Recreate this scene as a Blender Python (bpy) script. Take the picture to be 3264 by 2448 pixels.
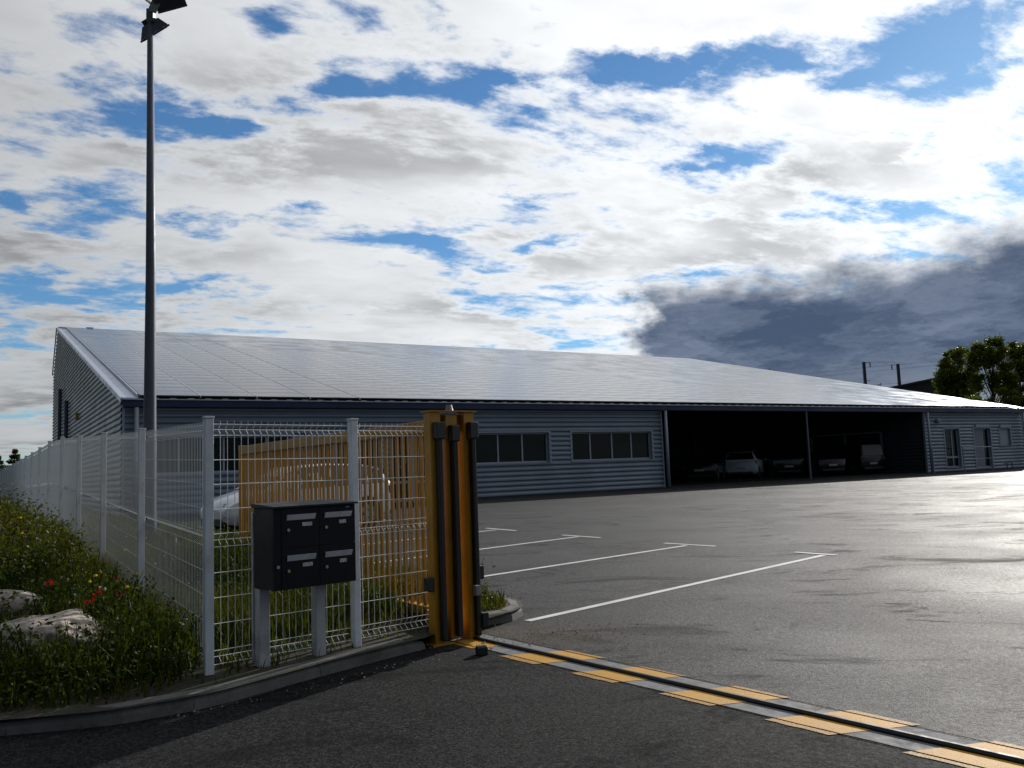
import bpy, math, random
import numpy as np
from mathutils import Vector, Matrix

random.seed(11)
rng = np.random.default_rng(11)
scene = bpy.context.scene
for o in list(bpy.data.objects):
    bpy.data.objects.remove(o)
COL = scene.collection
R = math.radians

# ------------------------------------------------------------------ camera
PITCH, ROLL, FOC = 0.1010, -0.0375, 2714.4 / 3264 * 36
CAMZ = 1.43
cam_d = bpy.data.cameras.new('camera')
cam = bpy.data.objects.new('camera', cam_d)
COL.objects.link(cam)
fwd = Vector((0, math.cos(PITCH), math.sin(PITCH)))
rt = Vector((1, 0, 0)); up = rt.cross(fwd)
rt2 = math.cos(ROLL) * rt + math.sin(ROLL) * up
up2 = -math.sin(ROLL) * rt + math.cos(ROLL) * up
cam.matrix_world = Matrix(((rt2.x, up2.x, -fwd.x, 0), (rt2.y, up2.y, -fwd.y, 0), (rt2.z, up2.z, -fwd.z, CAMZ), (0, 0, 0, 1)))
cam_d.sensor_width = 36; cam_d.lens = FOC
cam_d.clip_start = 0.05; cam_d.clip_end = 6000
scene.camera = cam
scene.render.resolution_x, scene.render.resolution_y = 1024, 768

# ------------------------------------------------------------------ light
SUN_AZ, SUN_EL = R(33.5), R(22.5)          # azimuth clockwise from +Y
sdir = Vector((math.sin(SUN_AZ) * math.cos(SUN_EL), math.cos(SUN_AZ) * math.cos(SUN_EL), math.sin(SUN_EL)))
sun_d = bpy.data.lights.new('sun', 'SUN')
sun_d.energy = 4.6; sun_d.angle = R(0.53); sun_d.color = (1.0, 0.955, 0.89)
sun = bpy.data.objects.new('sun', sun_d); COL.objects.link(sun)
sun.rotation_euler = sdir.to_track_quat('Z', 'Y').to_euler()

vs = scene.view_settings
vs.view_transform = 'Standard'; vs.look = 'None'; vs.gamma = 1.0; vs.use_curve_mapping = False
vs.exposure = 0.0


class G:
    """tiny node graph helper"""
    def __init__(self, nt):
        self.nt = nt
    def new(self, typ, **kw):
        n = self.nt.nodes.new(typ)
        for k, v in kw.items():
            setattr(n, k, v)
        return n
    def put(self, sock, v):
        if hasattr(v, 'is_output'):
            self.nt.links.new(v, sock)
        elif v is not None:
            sock.default_value = v
    def m(self, op, a, b=None, c=None, clamp=False):
        n = self.new('ShaderNodeMath', operation=op, use_clamp=clamp)
        for i, v in enumerate((a, b, c)):
            if v is not None:
                self.put(n.inputs[i], v)
        return n.outputs[0]
    def v(self, op, a, b=None):
        n = self.new('ShaderNodeVectorMath', operation=op)
        self.put(n.inputs[0], a)
        if b is not None:
            if op == 'SCALE':
                self.put(n.inputs['Scale'], b)
            else:
                self.put(n.inputs[1], b)
        return n.outputs['Value'] if op in ('LENGTH', 'DOT_PRODUCT', 'DISTANCE') else n.outputs['Vector']
    def ramp(self, x, a, b, lo=0.0, hi=1.0, smooth=True):
        n = self.new('ShaderNodeMapRange', interpolation_type='SMOOTHSTEP' if smooth else 'LINEAR')
        self.put(n.inputs['Value'], x)
        for k, v in (('From Min', a), ('From Max', b), ('To Min', lo), ('To Max', hi)):
            self.put(n.inputs[k], v)
        return n.outputs['Result']
    def noise(self, vec, scale, detail=4, rough=0.55, dist=0.0, lac=2.0):
        n = self.new('ShaderNodeTexNoise')
        self.put(n.inputs['Vector'], vec)
        n.inputs['Scale'].default_value = scale
        n.inputs['Detail'].default_value = detail
        n.inputs['Roughness'].default_value = rough
        n.inputs['Lacunarity'].default_value = lac
        n.inputs['Distortion'].default_value = dist
        return n.outputs[0], n.outputs[1]
    def mix(self, f, a, b):
        n = self.new('ShaderNodeMix', data_type='RGBA')
        self.put(n.inputs[0], f); self.put(n.inputs[6], a); self.put(n.inputs[7], b)
        return n.outputs[2]
    def comb(self, x, y, z):
        n = self.new('ShaderNodeCombineXYZ')
        for i, v in enumerate((x, y, z)):
            self.put(n.inputs[i], v)
        return n.outputs[0]
    def sep(self, v):
        n = self.new('ShaderNodeSeparateXYZ'); self.put(n.inputs[0], v)
        return n.outputs


# ------------------------------------------------------------------ world: sky with a layer of broken cloud
world = bpy.data.worlds.new('World'); scene.world = world
world.use_nodes = True
wt = world.node_tree; wt.nodes.clear()
g = G(wt)
sky = g.new('ShaderNodeTexSky', sky_type='NISHITA')
sky.sun_disc = False; sky.sun_elevation = SUN_EL; sky.sun_rotation = SUN_AZ
sky.air_density = 1.0; sky.dust_density = 0.15; sky.ozone_density = 2.0; sky.altitude = 100
tc = g.new('ShaderNodeTexCoord')
dirv = g.v('NORMALIZE', tc.outputs['Generated'])
dx, dy, dz = g.sep(dirv)
DEG = 57.29578
az = g.m('MULTIPLY', g.m('ARCTAN2', dx, dy), DEG)
el = g.m('MULTIPLY', g.m('ARCSINE', dz), DEG)
zz = g.m('ADD', g.m('MAXIMUM', dz, 0.0), 0.16)
pl = g.comb(g.m('DIVIDE', dx, zz), g.m('DIVIDE', dy, zz), 0.0)
# ragged edges: warp the angular coordinates
wn = g.noise(pl, 4.0, 8, 0.64)[1]
wv = g.v('MULTIPLY', g.v('SUBTRACT', wn, (0.5, 0.5, 0.5)), (13.0, 4.6, 0.0))
ang = g.v('ADD', g.comb(az, el, 0.0), wv)
# cloud streets: the layer is drawn out along one wind direction
ca, sa = math.cos(R(24)), math.sin(R(24))
plx, ply, _ = g.sep(pl)
st = g.comb(g.m('ADD', g.m('MULTIPLY', plx, ca * 0.62), g.m('MULTIPLY', ply, sa * 0.62)),
            g.m('ADD', g.m('MULTIPLY', plx, -sa), g.m('MULTIPLY', ply, ca)), 0.0)
fine = g.noise(g.v('ADD', st, (3.1, 7.7, 0.0)), 2.9, 12, 0.655, 0.25)[0]
fine2 = g.noise(g.v('ADD', st, (8.2, 1.9, 0.0)), 9.0, 7, 0.62, 0.2)[0]
dens = g.m('ADD', g.m('MULTIPLY_ADD', fine, 2.3, -1.66), g.m('MULTIPLY', fine2, 1.45))
# openings in the layer (azimuth, elevation, half-widths in degrees, depth)
gaps = [(-28.4, 24.3, 5.5, 1.0, .16), (-23.9, 21.2, 3.2, 1.0, .26), (-19.2, 22.2, 5.2, 1.15, .30), (-22.3, 23.8, 1.3, 1.6, .22),
        (-13.5, 24.1, 4.0, 1.1, .28), (-3.9, 25.3, 5.0, 1.5, .27), (-16.4, 28.5, 3.2, 1.2, .26), (7.4, 25.2, 3.8, 1.2, .28),
        (15.2, 25.1, 5.2, 1.2, .30), (27.3, 23.8, 5.6, 2.3, .34), (29.2, 20.9, 3.4, 1.2, .3), (16.6, 19.4, 5.2, 1.4, .24),
        (21.2, 15.4, 4.0, 1.0, .25), (27.6, 18.2, 1.2, 1.0, .24), (-20.3, 16.8, 2.1, 1.3, .26), (-31.0, 16.4, 1.2, 1.0, .24),
        (-26.4, 11.6, 8.0, .9, .26), (-21.1, 12.2, 1.8, 1.0, .2), (-28.7, 10.0, 5.0, .8, .2), (-0.2, 13.8, 3.2, .9, .2),
        (3.4, 15.2, 2.0, .6, .18), (6.6, 10.0, 1.4, .4, .18), (-29.8, 8.4, 2.4, .8, .2), (11.5, 19.8, 2.8, .7, .2), (-27.0, 17.1, 2.6, 1.0, .14),
        (-9.0, 28.6, 2.4, .9, .2), (-9.0, 24.5, 3.4, .8, .22), (1.8, 25.4, 3.4, .8, .22), (11.2, 25.3, 3.2, .8, .24), (20.8, 24.6, 3.2, .9, .24), (-26.5, 26.8, 4.0, .8, .16), (14.0, 16.6, 3.0, .6, .14), (-14.5, 17.6, 2.6, .6, .14), (-5.0, 15.2, 3.0, .5, .14), (3.0, 28.4, 2.4, .6, .16)]
# thick banks that stay closed
banks = [(-9.0, 20.0, 9, 1.8, .14), (4.0, 20.8, 9, 1.8, .16), (20.0, 22.4, 6, 1.0, .12), (-3.0, 17.5, 16, 2.0, .08), (26.0, 17.0, 4, 2.0, .14),
         (-8.0, 27.5, 6, 1.6, .12), (-27.0, 19.3, 5, 1.1, .16), (-12.0, 13.0, 8, 3.0, .14), (8.0, 17.6, 9, 1.1, .12), (12.0, 27.8, 8, 1.2, .14),
         (-28.0, 13.9, 8, 1.2, .16), (10.0, 13.5, 14, 1.3, .12), (-10.0, 9.6, 18, 1.5, .14), (20.0, 13.2, 12, .9, .1)]
for sgn, lst in ((-1, gaps), (1, banks)):
    for a, e, ra, re, amp in lst:
        ln = g.v('LENGTH', g.v('MULTIPLY', g.v('SUBTRACT', ang, (a, e, 0.0)), (1 / ra, 1 / re, 0.0)))
        dens = g.m('ADD', dens, g.ramp(ln, 0.0, 1.45, sgn * amp * 1.4, 0.0))
cover = g.ramp(dens, -0.22, 0.27)
thick = g.ramp(dens, 0.05, 0.60)
cosun = g.v('DOT_PRODUCT', dirv, tuple(sdir))
fs = g.m('POWER', g.m('MULTIPLY_ADD', cosun, 0.5, 0.5), 2.6)
phase = g.m('MULTIPLY_ADD', fs, 1.10, 0.06)
band = g.noise(g.v('ADD', st, (0.4, 5.1, 0.0)), 1.7, 5, 0.52, 0.2)[0]
billow = g.noise(g.v('ADD', st, (1.3, 2.2, 0.0)), 6.5, 7, 0.58)[0]
shade = g.m('MULTIPLY', g.ramp(g.m('MULTIPLY_ADD', billow, 0.22, g.m('MULTIPLY', band, 0.88)), 0.43, 0.68), thick)
shade = g.m('MULTIPLY', shade, 0.52)
lum = g.m('MULTIPLY', phase, g.m('SUBTRACT', g.m('MULTIPLY_ADD', billow, 0.40, 0.88), shade))
cloud_c = g.v('SCALE', g.mix(thick, (0.955, 0.98, 1.0, 1), (0.96, 0.98, 1.0, 1)), g.m('MULTIPLY', lum, 9.6))
# the dark low cloud bank beyond the hall
edge = g.noise(g.v('MULTIPLY', g.comb(az, el, 0.0), (0.33, 0.55, 0.0)), 1.0, 7, 0.6)[0]
topel = g.m('MULTIPLY_ADD', edge, 4.6, 9.9)
topel = g.m('ADD', topel, g.ramp(az, 24.0, 34.0, 0.0, 1.4))
dk = g.ramp(g.m('SUBTRACT', topel, el), -1.1, 2.4)
lft = g.m('ADD', az, g.m('MULTIPLY', g.m('SUBTRACT', edge, 0.5), 8.0))
dk = g.m('MULTIPLY', dk, g.ramp(lft, 7.4, 10.2))
dk = g.m('MULTIPLY', dk, g.ramp(az, 75.0, 110.0, 1.0, 0.0))
dlum = g.noise(g.v('MULTIPLY', ang, (0.13, 0.42, 0.0)), 1.0, 6, 0.58)[0]
dark_c = g.mix(g.ramp(dlum, 0.34, 0.72), (0.66, 1.00, 1.70, 1), (1.8, 2.25, 3.15, 1))
dark_c = g.mix(g.ramp(el, 3.2, 6.4, 0.55, 0.0), dark_c, (3.0, 3.4, 4.0, 1))
gain = g.v('MULTIPLY', sky.outputs[0], (0.50, 0.78, 1.00))
col = g.mix(g.m('MULTIPLY', cover, 0.97), gain, cloud_c)
col = g.mix(dk, col, dark_c)
bg = g.new('ShaderNodeBackground'); g.put(bg.inputs[0], col); bg.inputs[1].default_value = 0.10
wo = g.new('ShaderNodeOutputWorld'); wt.links.new(bg.outputs[0], wo.inputs[0])

# ------------------------------------------------------------------ layout constants
YAW = 0.5545
BD = np.array((math.cos(YAW), math.sin(YAW)))          # along the hall front
BN = np.array((-math.sin(YAW), math.cos(YAW)))         # into the hall
BC = np.array((-12.46, 27.13))                         # front left corner of the hall
SLOPE = 0.013


def gz(x, y):
    return SLOPE * (BN[0] * x + BN[1] * y)


# ------------------------------------------------------------------ mesh helpers
class MB:
    def __init__(self):
        self.v = []; self.f = []
    def add(self, vs, fs):
        k = len(self.v)
        self.v += [tuple(p) for p in vs]
        self.f += [tuple(i + k for i in f) for f in fs]
        return self
    def box(self, c, s, rz=0.0, rx=0.0, ry=0.0):
        hx, hy, hz = s[0] / 2, s[1] / 2, s[2] / 2
        M = Matrix.Rotation(rz, 3, 'Z') @ Matrix.Rotation(ry, 3, 'Y') @ Matrix.Rotation(rx, 3, 'X')
        vs = []
        for x, y, z in ((-1, -1, -1), (1, -1, -1), (1, 1, -1), (-1, 1, -1), (-1, -1, 1), (1, -1, 1), (1, 1, 1), (-1, 1, 1)):
            p = M @ Vector((x * hx, y * hy, z * hz))
            vs.append((p.x + c[0], p.y + c[1], p.z + c[2]))
        return self.add(vs, [(0, 3, 2, 1), (4, 5, 6, 7), (0, 1, 5, 4), (1, 2, 6, 5), (2, 3, 7, 6), (3, 0, 4, 7)])
    def b2(self, x0, x1, y0, y1, z0, z1):
        return self.box(((x0 + x1) / 2, (y0 + y1) / 2, (z0 + z1) / 2), (abs(x1 - x0), abs(y1 - y0), abs(z1 - z0)))
    def tube(self, pts, rad, n=8, cap=True):
        pts = [Vector(p) for p in pts]
        if not hasattr(rad, '__len__'):
            rad = [rad] * len(pts)
        k = len(self.v); prev = None
        for i, p in enumerate(pts):
            d = (pts[min(i + 1, len(pts) - 1)] - pts[max(i - 1, 0)]).normalized()
            if prev is None:
                a = d.orthogonal().normalized()
            else:
                a = (prev - d * prev.dot(d)).normalized()
            prev = a; b = d.cross(a)
            for j in range(n):
                t = 2 * math.pi * (j + .5) / n
                q = p + (a * math.cos(t) + b * math.sin(t)) * rad[i]
                self.v.append((q.x, q.y, q.z))
        for i in range(len(pts) - 1):
            for j in range(n):
                self.f.append((k + i * n + j, k + i * n + (j + 1) % n, k + (i + 1) * n + (j + 1) % n, k + (i + 1) * n + j))
        if cap:
            self.f.append(tuple(k + j for j in reversed(range(n))))
            e = k + (len(pts) - 1) * n
            self.f.append(tuple(e + j for j in range(n)))
        return self
    def prism(self, poly, z0, z1):
        n = len(poly)
        vs = [(x, y, z0) for x, y in poly] + [(x, y, z1) for x, y in poly]
        fs = [tuple(reversed(range(n))), tuple(range(n, 2 * n))] + [(i, (i + 1) % n, n + (i + 1) % n, n + i) for i in range(n)]
        return self.add(vs, fs)
    def mesh(self, name, mat, smooth=False):
        me = bpy.data.meshes.new(name)
        me.from_pydata(self.v, [], self.f)
        if mat:
            me.materials.append(mat)
        if smooth:
            me.polygons.foreach_set('use_smooth', [True] * len(me.polygons))
        me.update()
        return me
    def obj(self, name, mat, parent=None, smooth=False, bevel=0.0, seg=2):
        o = bpy.data.objects.new(name, self.mesh(name, mat, smooth))
        COL.objects.link(o)
        if parent:
            o.parent = parent
        if bevel:
            b = o.modifiers.new('bevel', 'BEVEL'); b.width = bevel; b.segments = seg; b.limit_method = 'ANGLE'
            b.angle_limit = R(40)
        return o


def np_obj(name, verts, quads, mat, parent=None, smooth=False):
    """fast mesh from numpy: quads (n,4) or triangles (n,3)"""
    me = bpy.data.meshes.new(name)
    n, k = quads.shape
    me.vertices.add(len(verts)); me.vertices.foreach_set('co', verts.astype(np.float32).ravel())
    me.loops.add(n * k); me.loops.foreach_set('vertex_index', quads.astype(np.int32).ravel())
    me.polygons.add(n)
    me.polygons.foreach_set('loop_start', np.arange(0, n * k, k, dtype=np.int32))
    me.polygons.foreach_set('loop_total', np.full(n, k, dtype=np.int32))
    if smooth:
        me.polygons.foreach_set('use_smooth', np.ones(n, dtype=bool))
    me.materials.append(mat)
    me.update(calc_edges=True); me.validate()
    o = bpy.data.objects.new(name, me); COL.objects.link(o)
    if parent:
        o.parent = parent
    return o


def tag(o, label=None, cat=None, group=None, kind=None):
    if label: o['label'] = label
    if cat: o['category'] = cat
    if group: o['group'] = group
    if kind: o['kind'] = kind
    return o


def empty(name, loc, rz=0.0):
    o = bpy.data.objects.new(name, None); COL.objects.link(o)
    o.empty_display_size = 0.2
    o.location = loc; o.rotation_euler = (0, 0, rz)
    return o


def dup(me_obj, parent, loc=(0, 0, 0), rot=(0, 0, 0)):
    c = me_obj.copy(); COL.objects.link(c); c.parent = parent
    c.location = loc; c.rotation_euler = rot
    return c


# ------------------------------------------------------------------ materials
def mat(name, color, rough=0.6, metal=0.0, var=0.0, vscale=6.0, bump=0.0, bscale=60.0, spec=0.5, dirt=None, dscale=3.0, damt=0.5, coat=0.0):
    m = bpy.data.materials.new(name); m.use_nodes = True
    nt = m.node_tree; p = nt.nodes['Principled BSDF']; g = G(nt)
    c = (*color, 1.0)
    p.inputs['Roughness'].default_value = rough
    p.inputs['Metallic'].default_value = metal
    p.inputs['Specular IOR Level'].default_value = spec
    if coat:
        p.inputs['Coat Weight'].default_value = coat; p.inputs['Coat Roughness'].default_value = 0.06
    tc = g.new('ShaderNodeTexCoord')
    if var or dirt:
        src = c
        if var:
            nf = g.noise(tc.outputs['Object'], vscale, 6, 0.6)[0]
            lo = tuple(x * (1 - var) for x in color) + (1.0,)
            hi = tuple(min(1, x * (1 + var)) for x in color) + (1.0,)
            src = g.mix(g.ramp(nf, 0.3, 0.7), lo, hi)
        if dirt:
            df = g.noise(tc.outputs['Object'], dscale, 8, 0.65)[0]
            src = g.mix(g.m('MULTIPLY', g.ramp(df, 0.48, 0.68), damt), src, (*dirt, 1.0))
        g.put(p.inputs['Base Color'], src)
        rn = g.noise(tc.outputs['Object'], vscale * 1.7, 4, 0.6)[0]
        g.put(p.inputs['Roughness'], g.ramp(rn, 0.25, 0.75, max(0.03, rough - 0.08), min(1, rough + 0.1)))
    else:
        p.inputs['Base Color'].default_value = c
    if bump:
        bn = g.noise(tc.outputs['Object'], bscale, 5, 0.6)[0]
        b = g.new('ShaderNodeBump'); b.inputs['Strength'].default_value = bump; b.inputs['Distance'].default_value = 0.01
        g.put(b.inputs['Height'], bn); nt.links.new(b.outputs[0], p.inputs['Normal'])
    return m


def leaf_mat(name, c1, c2, c3, trans=0.45, scale=1.1, rough=0.5):
    m = bpy.data.materials.new(name); m.use_nodes = True
    nt = m.node_tree; p = nt.nodes['Principled BSDF']; g = G(nt)
    tc = g.new('ShaderNodeTexCoord')
    a = g.noise(tc.outputs['Object'], scale, 3, 0.6)[0]
    b = g.noise(tc.outputs['Object'], scale * 14, 3, 0.7)[0]
    c = g.mix(g.ramp(a, 0.36, 0.64), (*c1, 1), (*c2, 1))
    c = g.mix(g.ramp(b, 0.50, 0.78), c, (*c3, 1))
    g.put(p.inputs['Base Color'], c); p.inputs['Roughness'].default_value = rough
    p.inputs['Specular IOR Level'].default_value = 0.14
    t = g.new('ShaderNodeBsdfTranslucent'); g.put(t.inputs[0], g.v('MULTIPLY', c, (1.25, 1.35, 0.6)))
    mx = g.new('ShaderNodeMixShader'); mx.inputs[0].default_value = trans
    nt.links.new(p.outputs[0], mx.inputs[1]); nt.links.new(t.outputs[0], mx.inputs[2])
    nt.links.new(mx.outputs[0], nt.nodes['Material Output'].inputs[0])
    return m


def asphalt_mat(name='asphalt', spec=0.10, r0=0.57, r1=0.66, k=0.55):
    m = bpy.data.materials.new(name); m.use_nodes = True
    nt = m.node_tree; p = nt.nodes['Principled BSDF']; g = G(nt)
    tc = g.new('ShaderNodeTexCoord'); P = tc.outputs['Object']
    vor = g.new('ShaderNodeTexVoronoi'); vor.inputs['Scale'].default_value = 105.0; g.put(vor.inputs['Vector'], P)
    vcol = g.sep(vor.outputs['Color'])[0]
    agg = g.m('ADD', g.m('MULTIPLY', g.noise(P, 115.0, 3, 0.75)[0], 0.6), g.m('MULTIPLY', vcol, 0.4))
    mid = g.noise(P, 9.0, 5, 0.6)[0]
    big = g.noise(P, 0.55, 6, 0.6, 0.4)[0]
    c = g.mix(g.ramp(agg, 0.30, 0.80), (0.007 * k, 0.0072 * k, 0.0078 * k, 1), (0.112 * k, 0.113 * k, 0.116 * k, 1))
    c = g.mix(g.m('MULTIPLY', g.ramp(mid, 0.45, 0.75), 0.3), c, (0.036, 0.0355, 0.035, 1))
    c = g.mix(g.m('MULTIPLY', g.ramp(big, 0.52, 0.66), 0.40), c, (0.020, 0.020, 0.021, 1))
    grit = g.noise(P, 38.0, 5, 0.8)[0]
    c = g.v('SCALE', c, g.ramp(grit, 0.32, 0.68, 0.55, 1.5))
    # oil and tyre scuffs on the yard, long in the driving direction
    st = g.noise(g.v('MULTIPLY', P, (0.55, 1.15, 1.0)), 1.0, 9, 0.74, 1.0)[0]
    sc = g.ramp(st, 0.53, 0.64)
    c = g.mix(g.m('MULTIPLY', sc, 0.72), c, (0.009, 0.009, 0.010, 1))
    # sandy dust and gravel swept together by the gate post
    dd = g.v('LENGTH', g.v('MULTIPLY', g.v('SUBTRACT', P, (0.10, 7.15, 0.1)), (1 / 0.95, 1 / 0.6, 0.0)))
    dn = g.noise(P, 7.0, 6, 0.7)[0]
    dm = g.m('MULTIPLY', g.ramp(g.m('ADD', dd, g.m('MULTIPLY', g.m('SUBTRACT', dn, 0.5), 1.5)), 0.35, 1.0, 1.0, 0.0), g.ramp(g.noise(P, 40, 4, 0.7)[0], 0.30, 0.60))
    c = g.mix(g.m('MULTIPLY', dm, 0.8), c, (0.115, 0.098, 0.080, 1))
    g.put(p.inputs['Base Color'], c)
    rr = g.ramp(g.noise(P, 0.42, 5, 0.6, 0.5)[0], 0.34, 0.66, r0, r1)
    rr = g.m('ADD', rr, g.m('MULTIPLY', sc, 0.20)); rr = g.m('ADD', rr, g.m('MULTIPLY', g.m('SUBTRACT', grit, 0.5), -0.45)); rr = g.m('ADD', rr, g.m('MULTIPLY', dm, 0.25))
    g.put(p.inputs['Roughness'], rr)
    p.inputs['Specular IOR Level'].default_value = spec
    bmp = g.new('ShaderNodeBump'); bmp.inputs['Strength'].default_value = 0.9; bmp.inputs['Distance'].default_value = 0.014
    g.put(bmp.inputs['Height'], g.m('ADD', agg, g.m('MULTIPLY', mid, 0.5)))
    nt.links.new(bmp.outputs[0], p.inputs['Normal'])
    return m


def paint_mat(name, color, wear, wscale=28.0, rough=0.6):
    m = bpy.data.materials.new(name); m.use_nodes = True
    nt = m.node_tree; p = nt.nodes['Principled BSDF']; g = G(nt)
    tc = g.new('ShaderNodeTexCoord'); P = tc.outputs['Object']
    n = g.noise(P, wscale, 7, 0.75)[0]
    d = g.noise(P, 3.0, 5, 0.6)[0]
    c = g.mix(g.ramp(d, 0.3, 0.7), (*[x * 0.8 for x in color], 1), (*color, 1))
    c = g.mix(g.ramp(n, 0.74 - wear, 0.86 - wear), c, (0.06, 0.058, 0.055, 1))
    g.put(p.inputs['Base Color'], c); p.inputs['Roughness'].default_value = rough
    b = g.new('ShaderNodeBump'); b.inputs['Strength'].default_value = 0.5; b.inputs['Distance'].default_value = 0.008
    p.inputs['Specular IOR Level'].default_value = 0.15
    g.put(b.inputs['Height'], g.noise(P, 110.0, 3, 0.75)[0]); nt.links.new(b.outputs[0], p.inputs['Normal'])
    return m


def glass_mat(name, color, rough=0.04, spec=0.6):
    return mat(name, color, rough, 0.0, spec=spec)


M = {}
M['asphalt'] = asphalt_mat()
M['asphalt_road'] = asphalt_mat('asphalt_road', 0.06, 0.74, 0.88, 0.42)
M['soil'] = mat('soil', (0.026, 0.020, 0.012), 0.95, var=0.5, vscale=5, bump=0.6, bscale=25, dirt=(0.03, 0.045, 0.012), dscale=2.0, damt=0.8)
M['field'] = mat('field', (0.05, 0.06, 0.025), 0.95, var=0.4, vscale=0.05)
M['white_paint'] = paint_mat('white_road_paint', (0.66, 0.66, 0.65), 0.13)
M['yellow_paint'] = paint_mat('yellow_road_paint', (0.56, 0.285, 0.022), 0.12, 16)
M['yellow_worn'] = paint_mat('worn_yellow_paint', (0.54, 0.28, 0.03), 0.27, 85)
M['concrete'] = mat('concrete', (0.12, 0.116, 0.11), 0.9, var=0.25, vscale=7, bump=0.6, bscale=45, dirt=(0.06, 0.055, 0.045), dscale=3.5, damt=0.85)
M['track_concrete'] = mat('track_concrete', (0.105, 0.109, 0.118), 0.8, var=0.25, vscale=9, bump=0.3, bscale=80, dirt=(0.05, 0.05, 0.05), dscale=6, damt=0.6)
M['rail'] = mat('rail_steel', (0.022, 0.020, 0.019), 0.6, 0.3, var=0.3, vscale=12)
M['post'] = mat('fence_post_paint', (0.66, 0.69, 0.73), 0.45, var=0.08, vscale=4, dirt=(0.20, 0.19, 0.16), dscale=5, damt=0.35)
M['wire'] = mat('galvanised_wire', (0.66, 0.68, 0.69), 0.36, 0.25)
M['gate'] = mat('gate_yellow', (0.43, 0.205, 0.004), 0.42, var=0.10, vscale=3, dirt=(0.16, 0.09, 0.03), dscale=4, damt=0.4)
M['rubber'] = mat('black_rubber', (0.010, 0.010, 0.011), 0.55)
M['plastic'] = mat('dark_plastic', (0.018, 0.019, 0.021), 0.45)
M['grey_plastic'] = mat('grey_plastic', (0.20, 0.21, 0.22), 0.45)
M['mail'] = mat('mailbox_black', (0.004, 0.005, 0.009), 0.5, var=0.2, vscale=3, spec=0.22)
M['mail_side'] = mat('mailbox_grey', (0.017, 0.018, 0.019), 0.6, var=0.15, vscale=3, spec=0.3)
M['block'] = mat('green_black_plastic', (0.008, 0.016, 0.013), 0.5)
M['joint'] = mat('dirt_joint', (0.012, 0.011, 0.010), 1.0, spec=0.0)
M['alu'] = mat('brushed_aluminium', (0.68, 0.72, 0.80), 0.45, 0.25, var=0.1, vscale=20)
M['plate'] = mat('name_plate', (0.42, 0.43, 0.44), 0.5, var=0.6, vscale=90)
M['brass'] = mat('lock_metal', (0.40, 0.36, 0.26), 0.35, 0.9)
M['leg'] = mat('mailbox_leg', (0.40, 0.41, 0.43), 0.5, var=0.1, vscale=4, dirt=(0.12, 0.11, 0.10), dscale=5, damt=0.5)
M['mast'] = mat('mast_paint', (0.070, 0.080, 0.108), 0.5, 0.1, var=0.12, vscale=3)
M['mast_dark'] = mat('floodlight_grey', (0.10, 0.105, 0.11), 0.4, 0.4, var=0.2, vscale=6)
M['lamp_glass'] = glass_mat('floodlight_glass', (0.05, 0.055, 0.06), 0.08)
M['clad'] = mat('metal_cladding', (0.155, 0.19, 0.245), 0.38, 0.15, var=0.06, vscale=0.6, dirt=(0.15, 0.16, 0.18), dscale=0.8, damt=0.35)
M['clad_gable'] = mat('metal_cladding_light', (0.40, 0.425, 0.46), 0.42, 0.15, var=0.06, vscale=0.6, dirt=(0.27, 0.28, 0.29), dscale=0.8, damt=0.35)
M['trim'] = mat('grey_trim', (0.30, 0.335, 0.40), 0.42, 0.1)
M['flash'] = mat('rake_flashing', (0.50, 0.54, 0.62), 0.35, 0.5, var=0.06, vscale=0.8)
M['fascia'] = mat('blue_fascia', (0.006, 0.016, 0.075), 0.45, 0.0, var=0.1, vscale=0.7)
M['frame'] = mat('window_frame', (0.32, 0.36, 0.43), 0.4)
M['pane'] = glass_mat('window_pane', (0.006, 0.011, 0.012), 0.05, 0.14)
M['roof'] = mat('roof_sheet', (0.16, 0.165, 0.175), 0.5, 0.3, var=0.1, vscale=1)
M['panel'] = mat('solar_glass', (0.085, 0.085, 0.090), 0.15, 0.0, spec=0.55, var=0.10, vscale=0.35)
M['panel_edge'] = mat('panel_rail', (0.55, 0.56, 0.58), 0.35, 0.8)
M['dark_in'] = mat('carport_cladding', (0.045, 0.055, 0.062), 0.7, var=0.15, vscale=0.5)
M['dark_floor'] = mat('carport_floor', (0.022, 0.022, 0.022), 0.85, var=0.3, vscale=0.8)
M['door_light'] = mat('door_grey', (0.16, 0.185, 0.22), 0.45)
M['blind'] = mat('window_blind', (0.30, 0.33, 0.39), 0.5)
M['globe'] = mat('lamp_globe', (0.30, 0.34, 0.40), 0.4)
M['alarm'] = mat('alarm_yellow', (0.42, 0.25, 0.02), 0.5)
M['car_white'] = mat('car_white', (0.74, 0.76, 0.78), 0.28, coat=0.5)
M['car_black'] = mat('car_black', (0.010, 0.011, 0.012), 0.25, coat=0.5)
M['car_grey'] = mat('car_grey', (0.014, 0.013, 0.014), 0.3, 0.3, coat=0.5)
M['car_silver'] = mat('car_silver', (0.15, 0.16, 0.18), 0.3, 0.4, coat=0.5)
M['car_glass'] = glass_mat('car_glass', (0.010, 0.012, 0.014), 0.03, 0.7)
M['tyre'] = mat('tyre', (0.012, 0.012, 0.012), 0.8)
M['rim'] = mat('rim', (0.35, 0.36, 0.38), 0.35, 0.8)
M['tail'] = mat('tail_light', (0.32, 0.012, 0.010), 0.2)
M['head'] = mat('head_light', (0.42, 0.46, 0.52), 0.12, 0.3)
M['num'] = mat('number_plate', (0.45, 0.46, 0.47), 0.4)
M['rock'] = mat('limestone', (0.38, 0.33, 0.28), 0.95, var=0.4, vscale=16, bump=1.0, bscale=30, dirt=(0.08, 0.07, 0.06), dscale=11, damt=0.9, spec=0.2)
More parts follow.
